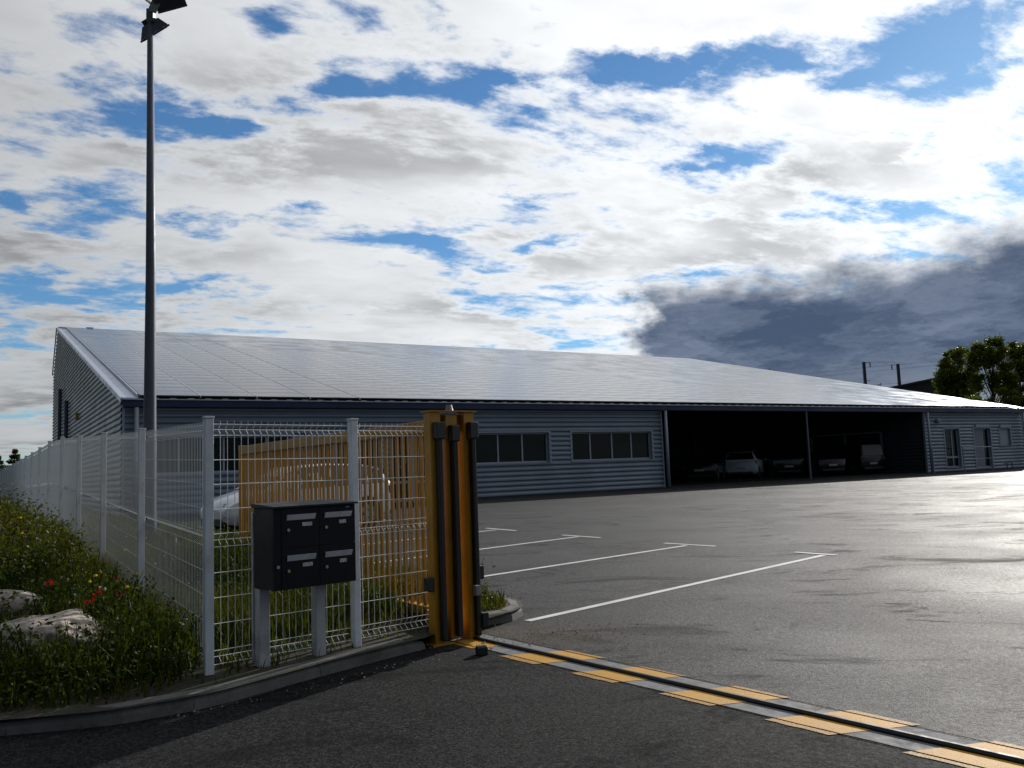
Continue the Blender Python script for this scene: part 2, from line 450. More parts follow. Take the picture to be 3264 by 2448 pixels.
M['grass'] = leaf_mat('grass_blade', (0.030, 0.046, 0.005), (0.066, 0.066, 0.008), (0.12, 0.092, 0.02), 0.45, 1.4)
M['weed'] = leaf_mat('weed_leaf', (0.018, 0.038, 0.004), (0.044, 0.062, 0.006), (0.085, 0.10, 0.02), 0.40, 1.9)
M['tree_leaf'] = leaf_mat('tree_leaf', (0.036, 0.072, 0.010), (0.090, 0.105, 0.010), (0.15, 0.15, 0.02), 0.40, 0.35)
M['tree_leaf2'] = leaf_mat('tree_leaf_yellow', (0.050, 0.075, 0.010), (0.115, 0.110, 0.012), (0.16, 0.14, 0.02), 0.42, 0.35)
M['conifer'] = leaf_mat('conifer_needle', (0.03, 0.055, 0.02), (0.05, 0.07, 0.02), (0.07, 0.08, 0.02), 0.2, 0.8)
M['bark'] = mat('bark', (0.045, 0.036, 0.028), 0.9, var=0.3, vscale=8, bump=0.5, bscale=20)
M['poppy'] = leaf_mat('poppy_petal', (0.62, 0.012, 0.006), (0.55, 0.01, 0.008), (0.7, 0.03, 0.01), 0.5)
M['yellow_petal'] = leaf_mat('yellow_petal', (0.65, 0.45, 0.01), (0.6, 0.42, 0.01), (0.7, 0.5, 0.04), 0.4)
M['far_roof'] = mat('far_roof', (0.030, 0.026, 0.024), 0.8, var=0.2, vscale=0.2)
M['far_wall'] = mat('far_wall', (0.10, 0.09, 0.08), 0.8, var=0.2, vscale=0.3)
M['steel'] = mat('railway_steel', (0.030, 0.032, 0.050), 0.6, 0.3)
M['insul'] = mat('insulator', (0.30, 0.33, 0.36), 0.3)
M['hill'] = mat('hill', (0.035, 0.05, 0.05), 1.0, var=0.3, vscale=0.01)

# ------------------------------------------------------------------ ground, yard, verge
far = MB().add([(-3000, -3000, -0.9), (3000, -3000, -0.9), (3000, 4000, -0.9), (-3000, 4000, -0.9)], [(0, 1, 2, 3)]).obj('ground', M['field'])
tag(far, 'open field around the yard', kind='structure')
X0, X1, Y0, Y1 = -70, 110, -40, 130
yard = MB().add([(x, y, gz(x, y)) for x, y in ((X0, Y0), (X1, Y0), (X1, Y1), (X0, Y1))], [(0, 1, 2, 3)]).obj('parking_lot', M['asphalt'])
tag(yard, 'dark asphalt yard with white bay lines', kind='structure')


def strip(name, p, q, w, mt, parent, dz=0.004, ext=0.0):
    p = np.array(p, float); q = np.array(q, float)
    d = (q - p) / np.linalg.norm(q - p); n = np.array((-d[1], d[0])) * w / 2
    p = p - d * ext; q = q + d * ext
    k = 5
    vs = []
    for i in range(k + 1):
        c = p + (q - p) * i / k
        for s in (-1, 1):
            e = c + n * s * (1 + random.uniform(-.05, .05))
            vs.append((e[0], e[1], gz(*e) + dz))
    return MB().add(vs, [(2 * i, 2 * i + 2, 2 * i + 3, 2 * i + 1) for i in range(k)]).obj(name, mt, parent)


def drive_pt(x, y):
    return (x, y, gz(x, y) + .0015)


BAY = [((0.06, 7.78), (4.21, 11.95), (3.96, 12.39), (4.36, 11.90)),
       ((-1.30, 10.03), (2.68, 13.77), (2.41, 14.22), (3.08, 13.50)),
       ((-2.75, 12.05), (1.11, 15.89), (0.84, 16.31), (1.49, 15.53)),
       ((-4.25, 14.15), (-0.44, 18.04), (-0.68, 18.55), (-0.03, 17.65)),
       ((-5.85, 16.40), (-2.05, 20.25), (-2.35, 20.75), (-1.65, 19.85)),
       ((-7.40, 18.60), (-3.60, 22.45), (-3.90, 22.95), (-3.20, 22.05)),
       ((-9.0, 20.8), (-5.2, 24.65), (-5.5, 25.15), (-4.8, 24.25))]
for i, (a, b, c, d) in enumerate(BAY):
    strip('bay_line', a, b, 0.085, M['white_paint'], yard)
    strip('bay_line_end', c, d, 0.085, M['white_paint'], yard, 0.0065)

# kerb outlines (traced on the ground plan)
KF = np.array([(-0.74, 6.76), (-1.08, 6.36), (-1.48, 5.86), (-1.70, 5.55), (-1.84, 5.36), (-2.02, 5.20), (-2.35, 4.99), (-2.85, 4.87), (-5.0, 4.62), (-9.0, 4.2), (-20., 3.5), (-70., -2.)])
KI = np.array([(-0.36, 7.58), (-0.06, 7.80), (0.03, 8.06), (0.00, 8.38), (-0.16, 8.72), (-0.42, 9.05), (-0.95, 9.72), (-1.97, 11.0), (-4.5, 14.2), (-7.5, 18.0), (-10.6, 21.9),
               (-13.0, 25.0), (-14.2, 27.5), (-30., 53.), (-48., 82.)])


def resample(P, n, pw=1.0):
    d = np.r_[0, np.cumsum(np.linalg.norm(np.diff(P, axis=0), axis=1))]
    t = np.linspace(0, 1, n) ** pw * d[-1]
    return np.c_[np.interp(t, d, P[:, 0]), np.interp(t, d, P[:, 1])]


def polydist(P, X, Y):
    best = np.full(np.shape(X), 1e9)
    for a, b in zip(P[:-1], P[1:]):
        d = b - a; L2 = d @ d
        t = np.clip(((X - a[0]) * d[0] + (Y - a[1]) * d[1]) / L2, 0, 1)
        best = np.minimum(best, np.hypot(X - a[0] - t * d[0], Y - a[1] - t * d[1]))
    return best


F0 = np.array((-2.068, 5.764)); FD = np.array((-0.541, 0.841)); FN = np.array((-0.841, -0.541)); SP = 2.6
BASE_S = [0, 2.6, 5.2, 7.8, 10.4, 13, 15.6, 18.2, 60, 120]
BASE_Z = [.19, .27, .38, .49, .60, .66, .65, .64, .66, .70]


def verge_z(x, y):
    x = np.asarray(x, float); y = np.asarray(y, float)
    s = (x - F0[0]) * FD[0] + (y - F0[1]) * FD[1]
    q = (x - F0[0]) * FN[0] + (y - F0[1]) * FN[1]          # >0: outside (left of) the fence
    h = np.interp(s, BASE_S, BASE_Z)
    bank = np.clip((q - .4) / 2.2, 0, 1); bank = bank * bank * (3 - 2 * bank)
    up_ = np.clip((s - 1.2) / 3.0, 0, 1)
    h = h + 0.28 * bank * up_
    k = gz(x, y) + 0.088
    d = np.minimum(polydist(KF, x, y), polydist(KI, x, y))
    f = np.clip((d - .10) / 1.1, 0, 1); f = f * f * (3 - 2 * f)
    n = 0.025 * np.sin(x * 3.1 + 1.3 * np.sin(y * 2.3)) + 0.02 * np.sin(y * 4.7 + x * 1.9)
    return k + (np.maximum(h, k) - k) * f + n * f


NA, NB = 150, 70
A = resample(KF, NA, 2.3); B_ = resample(KI, NA, 2.0)
tt = np.linspace(0, 1, NB)[None, :, None]
grid = A[:, None, :] * (1 - tt) + B_[:, None, :] * tt
vz = verge_z(grid[..., 0], grid[..., 1])
vv = np.dstack([grid, vz]).reshape(-1, 3)
ii, jj = np.meshgrid(np.arange(NA - 1), np.arange(NB - 1), indexing='ij')
q0 = (ii * NB + jj).ravel()
verge = np_obj('verge', vv, np.c_[q0, q0 + 1, q0 + NB + 1, q0 + NB], M['soil'], smooth=True)
tag(verge, 'rough planted bank between road kerb and fence', kind='structure')


def kerb(name, P, label, side, lengths, limit):
    root = empty(name, (0, 0, 0)); tag(root, label, kind='structure')
    d = np.r_[0, np.cumsum(np.linalg.norm(np.diff(P, axis=0), axis=1))]
    s = 0.0; k = 0
    while s < limit:
        L = lengths[k] if k < len(lengths) else 1.0
        sub = max(2, int(L / 0.2) + 1)
        ts = np.linspace(s + 0.002, s + L - 0.002, sub)
        c = np.c_[np.interp(ts, d, P[:, 0]), np.interp(ts, d, P[:, 1])]
        tg = np.gradient(c, axis=0); tg /= np.linalg.norm(tg, axis=1)[:, None]
        nr = np.c_[-tg[:, 1], tg[:, 0]] * side
        j = random.uniform(-.006, .006)
        vs = []
        for (x, y), (a, b), sv_ in zip(c, nr, ts):
            z = gz(x, y)
            hf = float(np.interp(sv_, (0, .12, 2.3, 3.4), (.6, 1, 1, .45))) if side < 0 else 1.0
            # section: road-side foot, chamfered arris, top, back
            for w, h in ((0.0, -0.05), (0.010, 0.050), (0.042, 0.090), (0.115, 0.098), (0.145, 0.084), (0.145, -0.05)):
                vs.append((x + a * w, y + b * w, z + (h * hf if h > 0 else h) + (j * .5 if h > 0 else 0)))
        fs = []
        for i in range(sub - 1):
            for q in range(6):
                f = (i * 6 + q, i * 6 + (q + 1) % 6, i * 6 + 6 + (q + 1) % 6, i * 6 + 6 + q)
                fs.append(f if side > 0 else f[::-1])
        e = (sub - 1) * 6
        fs += [tuple(range(5, -1, -1)) if side > 0 else tuple(range(6)), tuple(range(e, e + 6)) if side > 0 else tuple(range(e + 5, e - 1, -1))]
        MB().add(vs, fs).obj('kerb_stone', M['concrete'], root)
        s += L; k += 1
    return root


kerb('road_kerb', KF, 'concrete kerb along the road below the mailbox', -1, [1.0, 0.95, 1.0, 1.0], 12.0)
kerb('yard_kerb', KI, 'concrete kerb round the planted strip inside the gate', 1, [0.36, 0.30, 0.33, 0.36, 0.5, 0.6, 0.9], 24.0)

# ------------------------------------------------------------------ gate track
TA = np.array((-0.435, 7.14)); TD = np.array((0.6488, -0.7610)); TP = np.array((0.7610, 0.6488))


def tpt(s, w, h):
    p = TA + TD * s + TP * w
    return (p[0], p[1], gz(*p) + h)


drv = MB().add([tpt(-.30, -.183, .0015), tpt(7.0, -.183, .0015), (40, -20, gz(40, -20) + .0015), (-40, -20, gz(-40, -20) + .0015), (-40, 1.5, gz(-40, 1.5) + .0015), (-20, 3.6, gz(-20, 3.6) + .0015),
                (-5.0, 4.70, gz(-5, 4.7) + .0015), (-2.85, 4.95, gz(-2.85, 4.95) + .0015), (-2.02, 5.28, gz(-2, 5.28) + .0015), (-1.48, 5.94, gz(-1.48, 5.94) + .0015), (-.74, 6.84, gz(-.74, 6.84) + .0015)],
               [(0, 10, 9, 8, 7, 6, 5, 4, 3, 2, 1)]).obj('driveway', M['asphalt_road'])
tag(drv, 'dark asphalt driveway outside the gate track', kind='structure')
track = empty('gate_track', (0, 0, 0))
tag(track, 'sliding gate ground track with steel rail and yellow hazard stripes', 'gate track')
for w0, w1 in ((-0.185, -0.028), (0.028, 0.17)):
    s = -0.55
    while s < 7.0:
        L = 1.2
        MB().add([tpt(s + .002, w0, .003), tpt(s + L - .002, w0, .003), tpt(s + L - .002, w1, .003), tpt(s + .002, w1, .003),
                  tpt(s + .004, w0, -.04), tpt(s + L - .004, w0, -.04), tpt(s + L - .004, w1, -.04), tpt(s + .004, w1, -.04)],
                 [(0, 1, 2, 3), (0, 4, 5, 1), (1, 5, 6, 2), (2, 6, 7, 3), (3, 7, 4, 0)]).obj('concrete_strip', M['track_concrete'], track)
        s += L
rb = MB()
rb.add([tpt(s, w, h) for s in (-0.5, 7.0) for w, h in ((-.022, -.01), (-.022, .012), (-.010, .024), (.010, .024), (.022, .012), (.022, -.01))],
       [(i, i + 1, i + 7, i + 6) for i in range(5)] + [(0, 1, 2, 3, 4, 5)[::-1], (6, 7, 8, 9, 10, 11)])
rb.obj('rail', M['rail'], track)
for w0 in (-0.1935, 0.1705):
    n = 60
    MB().add([tpt(-.5 + 7.5 * i / n, w0 + j * (.007 + .004 * random.random()), .0062) for i in range(n + 1) for j in (0, 1)],
             [(2 * i, 2 * i + 2, 2 * i + 3, 2 * i + 1) for i in range(n)]).obj('joint', M['joint'], track)
for k in range(10):
    s0 = 0.10 + 0.742 * k
    for w0, w1, mt_ in ((-0.245 + random.uniform(-.012, .012), -0.186, 'yellow_worn'), (-0.186, -0.028, 'yellow_paint'),
                        (0.028, 0.171, 'yellow_paint'), (0.171, 0.215 + random.uniform(-.02, .015), 'yellow_worn')):
        if k == 0 and w0 > 0:
            continue
        L = 0.375
        cells = MB(); n = 5
        vs = [tpt(s0 + L * i / n + 0.52 * w, w + (random.uniform(-.007, .007) if 0 < i < n and w in (w0,) and mt_ == 'yellow_worn' and w < 0 else 0), .0048) for i in range(n + 1) for w in (w0, w1)]
        cells.add(vs, [(2 * i, 2 * i + 2, 2 * i + 3, 2 * i + 1) for i in range(n)]).obj('yellow_stripe', M[mt_], track)

# ------------------------------------------------------------------ wire mesh fence
PANEL_H = 1.60
FOLDS = [0.035, 0.785, 1.555]                          # depth of V folds below the top wire
HW = [0.0, 0.077, 0.244, 0.41, 0.578, 0.742, 0.83, 1.0, 1.165, 1.335, 1.51, 1.60]


def panel_mesh(p, q, zp, zq, out, r=0.0028, step=0.05, n=4):
    """welded wire panel from p to q (xy), heights of the top wire at both ends"""
    p = np.array(p); q = np.array(q); L = np.linalg.norm(q - p); d = (q - p) / L
    mb = MB(); k = int(L / step); off = (L - (k - 1) * step) / 2
    prof = [(0.022, 0)]
    for f in FOLDS:
        prof += [(-(f - .032), 0), (-f, .035), (-(f + .032), 0)]
    prof += [(-1.60, 0)]
    for i in range(k):
        s = off + i * step; c = p + d * s; zt = zp + (zq - zp) * s / L
        mb.tube([(c[0] + out[0] * o, c[1] + out[1] * o, zt + h) for h, o in prof], r, n, cap=True)
    fold_w = [(-f, .035) for f in FOLDS]
    for h, o in [(-x, 0.004) for x in HW] + fold_w:
        a = p + np.array(out) * o; b = q + np.array(out) * o
        mb.tube([(a[0], a[1], zp + h), (b[0], b[1], zq + h)], r * 1.05, n, cap=True)
    return mb


def post(x, y, z0, z1, rz, mt, parent, w=0.06):
    mb = MB().box((0, 0, (z1 - z0) / 2 - .1), (w, w, z1 - z0 + .2))
    o = mb.obj('post', mt, parent, bevel=0.006)
    o.location = (x, y, z0); o.rotation_euler = (0, 0, rz)
    cap = MB().box((0, 0, z1 - z0 + .008), (w + .008, w + .008, .016)).obj('cap', mt, o, bevel=0.004)
    return o


fence = empty('mesh_fence', (F0[0], F0[1], 0))
tag(fence, 'light grey welded wire fence with V folds climbing along the grassy bank', 'fence')
fence.location = (0, 0, 0)
NP = 21
fang = math.atan2(FD[1], FD[0])
tops = []
for k in range(NP + 1):
    p = F0 + FD * SP * k
    zb = float(np.interp(SP * k, BASE_S, BASE_Z)); zt = zb + 1.665
    tops.append((p, zt))
    post(p[0], p[1], zb, zt, fang, M['post'], fence)
for k in range(NP):
    (p, za), (q, zb) = tops[k], tops[k + 1]
    o = -FN
    panel_mesh(p + FD * .04 + o * .012, q - FD * .04 + o * .012, za - .035, zb - .035, o, r=0.0021 if k < 3 else 0.0024).obj('wire_panel', M['wire'], fence)
# the short return towards the gate
RB = np.array((-1.235, 6.525)); RD = (RB - F0) / np.linalg.norm(RB - F0); RN = np.array((RD[1], -RD[0]))
RE = F0 + RD * 1.93
rang = math.atan2(RD[1], RD[0])
post(RB[0], RB[1], 0.19, 1.855, rang, M['post'], fence)
panel_mesh(F0 + RD * .04 + RN * -.01, RB - RD * .04 + RN * -.01, 1.82, 1.815, -RN, 0.0026).obj('wire_panel', M['wire'], fence)
panel_mesh(RB + RD * .04 + RN * -.01, RE + RN * -.01, 1.815, 1.815, -RN, 0.0026).obj('wire_panel', M['wire'], fence)

# ------------------------------------------------------------------ sliding gate and its guide portal
GA = R(35.6); GD = np.array((-math.sin(GA), math.cos(GA))); GP = np.array((GD[1], -GD[0]))
PL = np.array((-0.665, 6.93))
portal = empty('gate_portal', (PL[0], PL[1], gz(*PL)), math.atan2(GP[1], GP[0]))      # local x across the gate, y back along it
tag(portal, 'yellow steel guide portal with black rubber edges and top plate', 'gate portal')
HP = 1.845
for x, nm in ((0.0, 'near'), (0.32, 'far')):
    MB().b2(x - .048, x + .048, -.055, .055, -.05, HP).obj('post', M['gate'], portal, bevel=0.005)
    e = MB().b2(x - .023 + .012, x + .023 + .012, -.110, -.0552, .03, 1.70).obj('rubber_edge', M['rubber'], portal, bevel=0.012)
    MB().b2(x - .042 + .012, x + .042 + .012, -.125, -.0555, 1.62, 1.76).obj('edge_cap', M['plastic'], e, bevel=0.01)
MB().b2(-.062, .395, -.075, .075, HP, HP + .010).obj('top_plate', M['gate'], portal)
MB().b2(.049, .271, .02, .05, HP - .16, HP - .02).obj('guide_bracket', M['gate'], portal)
MB().b2(-.105, -.0485, -.06, .02, .42, .53).obj('photocell', M['plastic'], portal, bevel=0.008)
MB().b2(.371, .425, -.06, .02, .47, .58).obj('photocell', M['plastic'], portal, bevel=0.008)
MB().b2(.27, .312, -.165, -.118, .36, .44).obj('sensor_box', M['grey_plastic'], portal, bevel=0.006)
MB().b2(.35, .41, -.13, -.06, .10, .21).obj('junction_box', M['mail_side'], portal, bevel=0.006)
MB().b2(-.09, .09, -.09, .09, 0.0, .014).obj('base_plate', M['gate'], portal)
MB().tube([(.17, 0, HP + .010), (.17, 0, HP + .03), (.17, 0, HP + .062)], [.036, .030, .022], 14).obj('beacon', M['grey_plastic'], portal, smooth=False)

gs = PL + GP * 0.16 + GD * 0.0
gate = empty('sliding_gate', (gs[0], gs[1], gz(*gs)), math.atan2(GD[1], GD[0]))       # local x back along the gate
tag(gate, 'yellow steel sliding gate with vertical bars rolled back behind the fence', 'gate')
GL = 5.25
ZB, ZT = 0.235, 1.80
MB().b2(.05, GL, -.032, .032, ZT - .105, ZT).obj('top_rail', M['gate'], gate, bevel=0.004)
MB().b2(.05, GL, -.04, .04, .035, ZB).obj('bottom_rail', M['gate'], gate, bevel=0.004)
MB().b2(-.04, .05, -.055, .055, .035, ZT + .02).obj('end_stile', M['gate'], gate, bevel=0.004)
MB().b2(GL, GL + .07, -.04, .04, .035, ZT + .01).obj('end_stile', M['gate'], gate, bevel=0.004)
re_ = MB().b2(-.10, -.0405, -.026, .026, .05, 1.66).obj('rubber_edge', M['rubber'], gate, bevel=0.012)
MB().b2(-.112, -.042, -.04, .04, 1.60, 1.735).obj('edge_cap', M['plastic'], re_, bevel=0.01)
bar = MB().b2(-.019, .019, -.0115, .0115, ZB + .001, ZT - .106).obj('bar', M['gate'], gate)
nb = 46
for k in range(nb):
    x = .05 + (GL - .05) * (k + .75) / (nb + .5)
    if k == 0:
        bar.location = (x, 0, 0)
    else:
        dup(bar, gate, (x, 0, 0))
for x in (0.5, 4.6):
    MB().tube([(x, -.012, .045), (x, .012, .045)], .042, 14).obj('wheel', M['rail'], gate)

# ------------------------------------------------------------------ mailbox unit
mb0 = np.array((-1.63, 5.75)); ma = math.atan2(RD[1], RD[0])
box = empty('mailbox', (mb0[0], mb0[1], 0.19), ma)
tag(box, 'black four-compartment mailbox on two grey legs by the fence', 'mailbox')
W_, D_, Z0, Z1 = .63, .29, .50, 1.045
MB().b2(0, W_, .012, D_, Z0, Z1).obj('cabinet', M['mail_side'], box, bevel=0.004)
MB().add([(-.012, -.03, Z1 + .012), (W_ + .014, -.03, Z1 + .012), (W_ + .014, D_ + .01, Z1 + .032), (-.012, D_ + .01, Z1 + .032),
          (-.012, -.03, Z1 + .001), (W_ + .014, -.03, Z1 + .001), (W_ + .014, D_ + .01, Z1 + .001), (-.012, D_ + .01, Z1 + .001)],
         [(0, 1, 2, 3), (7, 6, 5, 4), (0, 4, 5, 1), (1, 5, 6, 2), (2, 6, 7, 3), (3, 7, 4, 0)]).obj('lid', M['mail_side'], box)
MB().b2(.0, .055, -.002, .012, Z0, Z1).obj('side_rail', M['mail'], box)
cw = (W_ - .055) / 2; ch = (Z1 - Z0) / 2
for c in range(2):
    for r in range(2):
        x0 = .055 + c * cw; z0 = Z0 + r * ch
        dr = MB().b2(x0 + .001, x0 + cw - .001, -.006, .012, z0 + .001, z0 + ch - .001).obj('door', M['mail'], box, bevel=0.002)
        fl = MB().add([(x0 + .04, -.008, z0 + ch - .085), (x0 + cw - .035, -.008, z0 + ch - .085), (x0 + cw - .035, -.026, z0 + ch - .048), (x0 + .04, -.026, z0 + ch - .048),
                       (x0 + .04, -.0062, z0 + ch - .048), (x0 + cw - .035, -.0062, z0 + ch - .048)],
                      [(0, 1, 2, 3), (3, 2, 5, 4), (0, 3, 4), (1, 5, 2)]).obj('slot_flap', M['alu'], dr)
        MB().b2(x0 + .155, x0 + .155 + (.075, .055)[c], -.010, -.0065, z0 + ch - .130, z0 + ch - .105).obj('name_plate', M['plate'], dr)
        MB().tube([(x0 + .05, -.0062, z0 + ch - .150), (x0 + .05, -.016, z0 + ch - .150)], .011, 12).obj('lock', M['brass'], dr)
MB().tube([(.03, -.0022, Z0 + .155), (.03, -.010, Z0 + .155)], .012, 12).obj('master_lock', M['brass'], box)
MB().b2(W_ - .075, W_ - .05, -.0095, -.0062, Z1 - .022, Z1 - .015).obj('maker_plate', M['plate'], box)
for x in (.045, .475):
    MB().b2(x - .040, x + .036, D_ - .07, D_ + .005, -.12, Z0 - .001).obj('leg', M['leg'], box, bevel=0.004)
MB().b2(-.006, .02, D_ + .006, D_ + .03, .0, Z1 - .03).obj('back_strut', M['leg'], box)

# ------------------------------------------------------------------ floodlight mast
PB = float(verge_z(-5.46, 12.77))
pole = empty('floodlight_mast', (-5.46, 12.77, PB))
tag(pole, 'tall tapered dark grey floodlight mast behind the wire fence', 'light mast')
PZ = 8.72 - PB
MB().tube([(0, 0, -.2), (0, 0, 0.4), (0, 0, 4.2), (-.03, 0, PZ)], [.104, .102, .072, .043], 20).obj('pole', M['mast'], pole, smooth=True)
MB().tube([(0, 0, 0.0), (0, 0, .03)], .19, 16).obj('base_flange', M['mast'], pole)


def floodlight(name, w, h, dp, mw, parent):
    """body opens towards local -Y; w wide, h tall, dp deep"""
    o = MB().add([(-w / 2, 0, -h / 2), (w / 2, 0, -h / 2), (w / 2, 0, h / 2), (-w / 2, 0, h / 2),
                  (-w * .30, dp, -h * .22), (w * .30, dp, -h * .22), (w * .30, dp, h * .36), (-w * .30, dp, h * .36)],
                 [(0, 1, 2, 3), (7, 6, 5, 4), (0, 4, 5, 1), (1, 5, 6, 2), (2, 6, 7, 3), (3, 7, 4, 0)]).obj(name, M['mast_dark'], parent, bevel=0.01)
    MB().b2(-w / 2 - .015, w / 2 + .015, -.03, -.001, -h / 2 - .015, h / 2 + .015).obj('glass_frame', M['mast_dark'], o, bevel=0.004)
    MB().b2(-w / 2 + .03, w / 2 - .03, -.034, -.0305, -h / 2 + .03, h / 2 - .03).obj('glass', M['lamp_glass'], o)
    MB().b2(-w * .16, w * .16, dp + .001, dp + .07, -h * .15, h * .2).obj('gear_box', M['mast_dark'], o)
    o.matrix_local = mw
    return o


def rotm(loc, rx, ry, rz):
    return Matrix.Translation(loc) @ Matrix.Rotation(rz, 4, 'Z') @ Matrix.Rotation(rx, 4, 'X') @ Matrix.Rotation(ry, 4, 'Y')


vax = Vector((-.35, .82, .455)).normalized()          # this lamp hangs edge-on, its long side across the mast
vr = vax.cross(Vector((0, 0, 1))).normalized(); vu = vr.cross(vax)
lz = vr * math.cos(R(38)) + vu * math.sin(R(38)); ly = lz.cross(vax)
floodlight('floodlight', .42, .50, .15, Matrix(((vax.x, ly.x, lz.x, -.04), (vax.y, ly.y, lz.y, .18), (vax.z, ly.z, lz.z, PZ - .12), (0, 0, 0, 1))), pole)
floodlight('floodlight', .44, .46, .18, rotm((.27, -.10, PZ + .36), R(35), R(-19), R(14)), pole)
floodlight('floodlight', .44, .46, .18, rotm((-.30, .10, PZ + .62), R(35), R(10), R(-100)), pole)
MB().box((-.02, 0, PZ + .05), (.11, .09, .22)).box((.02, -.02, PZ + .18), (.09, .06, .30), ry=R(22)).obj('head_bracket', M['mast_dark'], pole)
MB().box((.085, -.06, PZ + .22), (.12, .02, .30), ry=R(24)).obj('bracket_plate', M['grey_plastic'], pole)
MB().tube([(-.13, .12, PZ - .10), (-.09, .05, PZ - .03), (-.04, 0, PZ - .02)], .02, 8).obj('light_arm', M['mast_dark'], pole)
MB().tube([(.13, -.04, PZ + .26), (.0, 0, PZ + .10)], .022, 8).obj('light_arm', M['mast_dark'], pole)

# ------------------------------------------------------------------ the hall
hall = empty('warehouse_hall', (BC[0], BC[1], 0.385), YAW)
tag(hall, 'long grey corrugated hall with solar roof, blue fascia and open carport', 'building')
L, UR, ZE, ZR, UB, ZK = 53.77, 30.5, 3.79, 11.02, 33.7, 8.53   # length, ridge depth, eave, ridge, back eave depth, back eave height
WU = 0.22                                                     # wall face behind the eave line
TS = (ZR - ZE) / UR                                           # roof slope
PROF = [(0.0, 0.0), (0.012, 0.030), (0.045, 0.050), (0.10, 0.046), (0.155, 0.010), (0.170, 0.0)]


def levels(z0, z1, per=0.2):
    out = [(z0, 0.0)]
    k = math.floor(z0 / per) - 1
    while k * per < z1:
        for dz_, o in PROF:
            z = k * per + dz_
            if z0 + 1e-4 < z < z1 - 1e-4:
                out.append((z, o))
        k += 1
    out.append((z1, 0.0))
    return out


def cladding(name, t0, t1, z0, z1, parent, mt, axis='front', at=WU):
    mb = MB(); lv = levels(z0, z1)
    vs = []
    for z, o in lv:
        if axis == 'front':
            vs += [(t0, at - o, z), (t1, at - o, z)]
        elif axis == 'right_face':      # faces +x
            vs += [(at + o, t0, z), (at + o, t1, z)]
        else:                           # faces -x
            vs += [(at - o, t1, z), (at - o, t0, z)]
    fs = [(2 * i, 2 * i + 1, 2 * i + 3, 2 * i + 2) for i in range(len(lv) - 1)]
    return mb.add(vs, fs).obj(name, mt, parent)


front = empty('front_wall', (0, 0, 0)); front.parent = hall
openings = [(0.9, 5.5, 1.335, 2.585), (6.2, 8.9, 1.335, 2.585), (9.35, 11.1, 0.05, 2.585), (11.75, 16.5, 1.335, 2.585), (17.70, 22.15, 1.335, 2.585)]
openings_r = [(45.0, 46.5, 0.25, 2.56), (48.1, 49.9, 0.15, 2.56), (51.0, 52.2, 1.45, 2.53)]


def wall_with(ops, t0, t1, zt, nm='cladding'):
    xs = sorted({t0, t1} | {o[0] for o in ops} | {o[1] for o in ops})
    for a, b in zip(xs[:-1], xs[1:]):
        o = [q for q in ops if q[0] <= a + 1e-6 and q[1] >= b - 1e-6]
        if o:
            z0, z1 = o[0][2], o[0][3]
            if z0 > 0.08:
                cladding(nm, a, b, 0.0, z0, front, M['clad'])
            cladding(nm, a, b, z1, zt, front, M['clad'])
        else:
            cladding(nm, a, b, 0.0, zt, front, M['clad'])


wall_with(openings, 0.06, 22.75, 3.62)
wall_with(openings_r, 43.1, L - .06, 3.62)


def window(t0, t1, z0, z1, divs, blind=False, kick=None, parent=hall, yb=WU):
    w = empty('window', (0, 0, 0)); w.parent = parent
    y = yb + 0.13
    fr = MB()
    fw = .065
    fr.b2(t0, t1, y - .02, y + .05, z0 + .001, z0 + fw).b2(t0, t1, y - .02, y + .05, z1 - fw, z1 - .001)
    ed = [t0] + divs + [t1]
    for i, t in enumerate(ed):
        h = fw if 0 < i < len(ed) - 1 else fw * 1.0
        c = t + (h / 2 if i == 0 else (-h / 2 if i == len(ed) - 1 else 0))
        fr.b2(c - h / 2, c + h / 2, y - .024, y + .046, z0 + fw, z1 - fw)
    if kick:
        fr.b2(t0 + fw, t1 - fw, y - .022, y + .044, kick - .05, kick + .05)
    fr.obj('frame', M['frame'], w)
    for i in range(len(ed) - 1):
        MB().b2(ed[i] + .03, ed[i + 1] - .03, y + .012, y + .022, z0 + .03, z1 - .03).obj('pane', M['pane'], w)
    if blind:
        MB().b2(t0 + .05, t1 - .05, y + .03, y + .04, z0 + .05, z1 - .05).obj('blind', M['blind'], w)
    # reveal lining and projecting surround
    lin = MB()
    lin.b2(t0 - .10, t0 - .001, yb - .045, y + .06, z0 - .0, z1).b2(t1 + .001, t1 + .10, yb - .045, y + .06, z0, z1)
    lin.b2(t0 - .10, t1 + .10, yb - .045, y + .06, z1 + .001, z1 + .06)
    lin.obj('surround', M['trim'], w)
    MB().add([(t0 - .1, yb - .075, z0 - .045), (t1 + .1, yb - .075, z0 - .045), (t1 + .1, yb - .075, z0 - .02), (t0 - .1, yb - .075, z0 - .02),
              (t0 - .1, y + .06, z0 - .045), (t1 + .1, y + .06, z0 - .045), (t1 + .1, y + .06, z0), (t0 - .1, y + .06, z0)],
             [(0, 1, 2, 3), (7, 6, 5, 4), (3, 2, 6, 7), (0, 4, 5, 1), (1, 5, 6, 2), (0, 3, 7, 4)]).obj('sill', M['trim'], w)
    return w


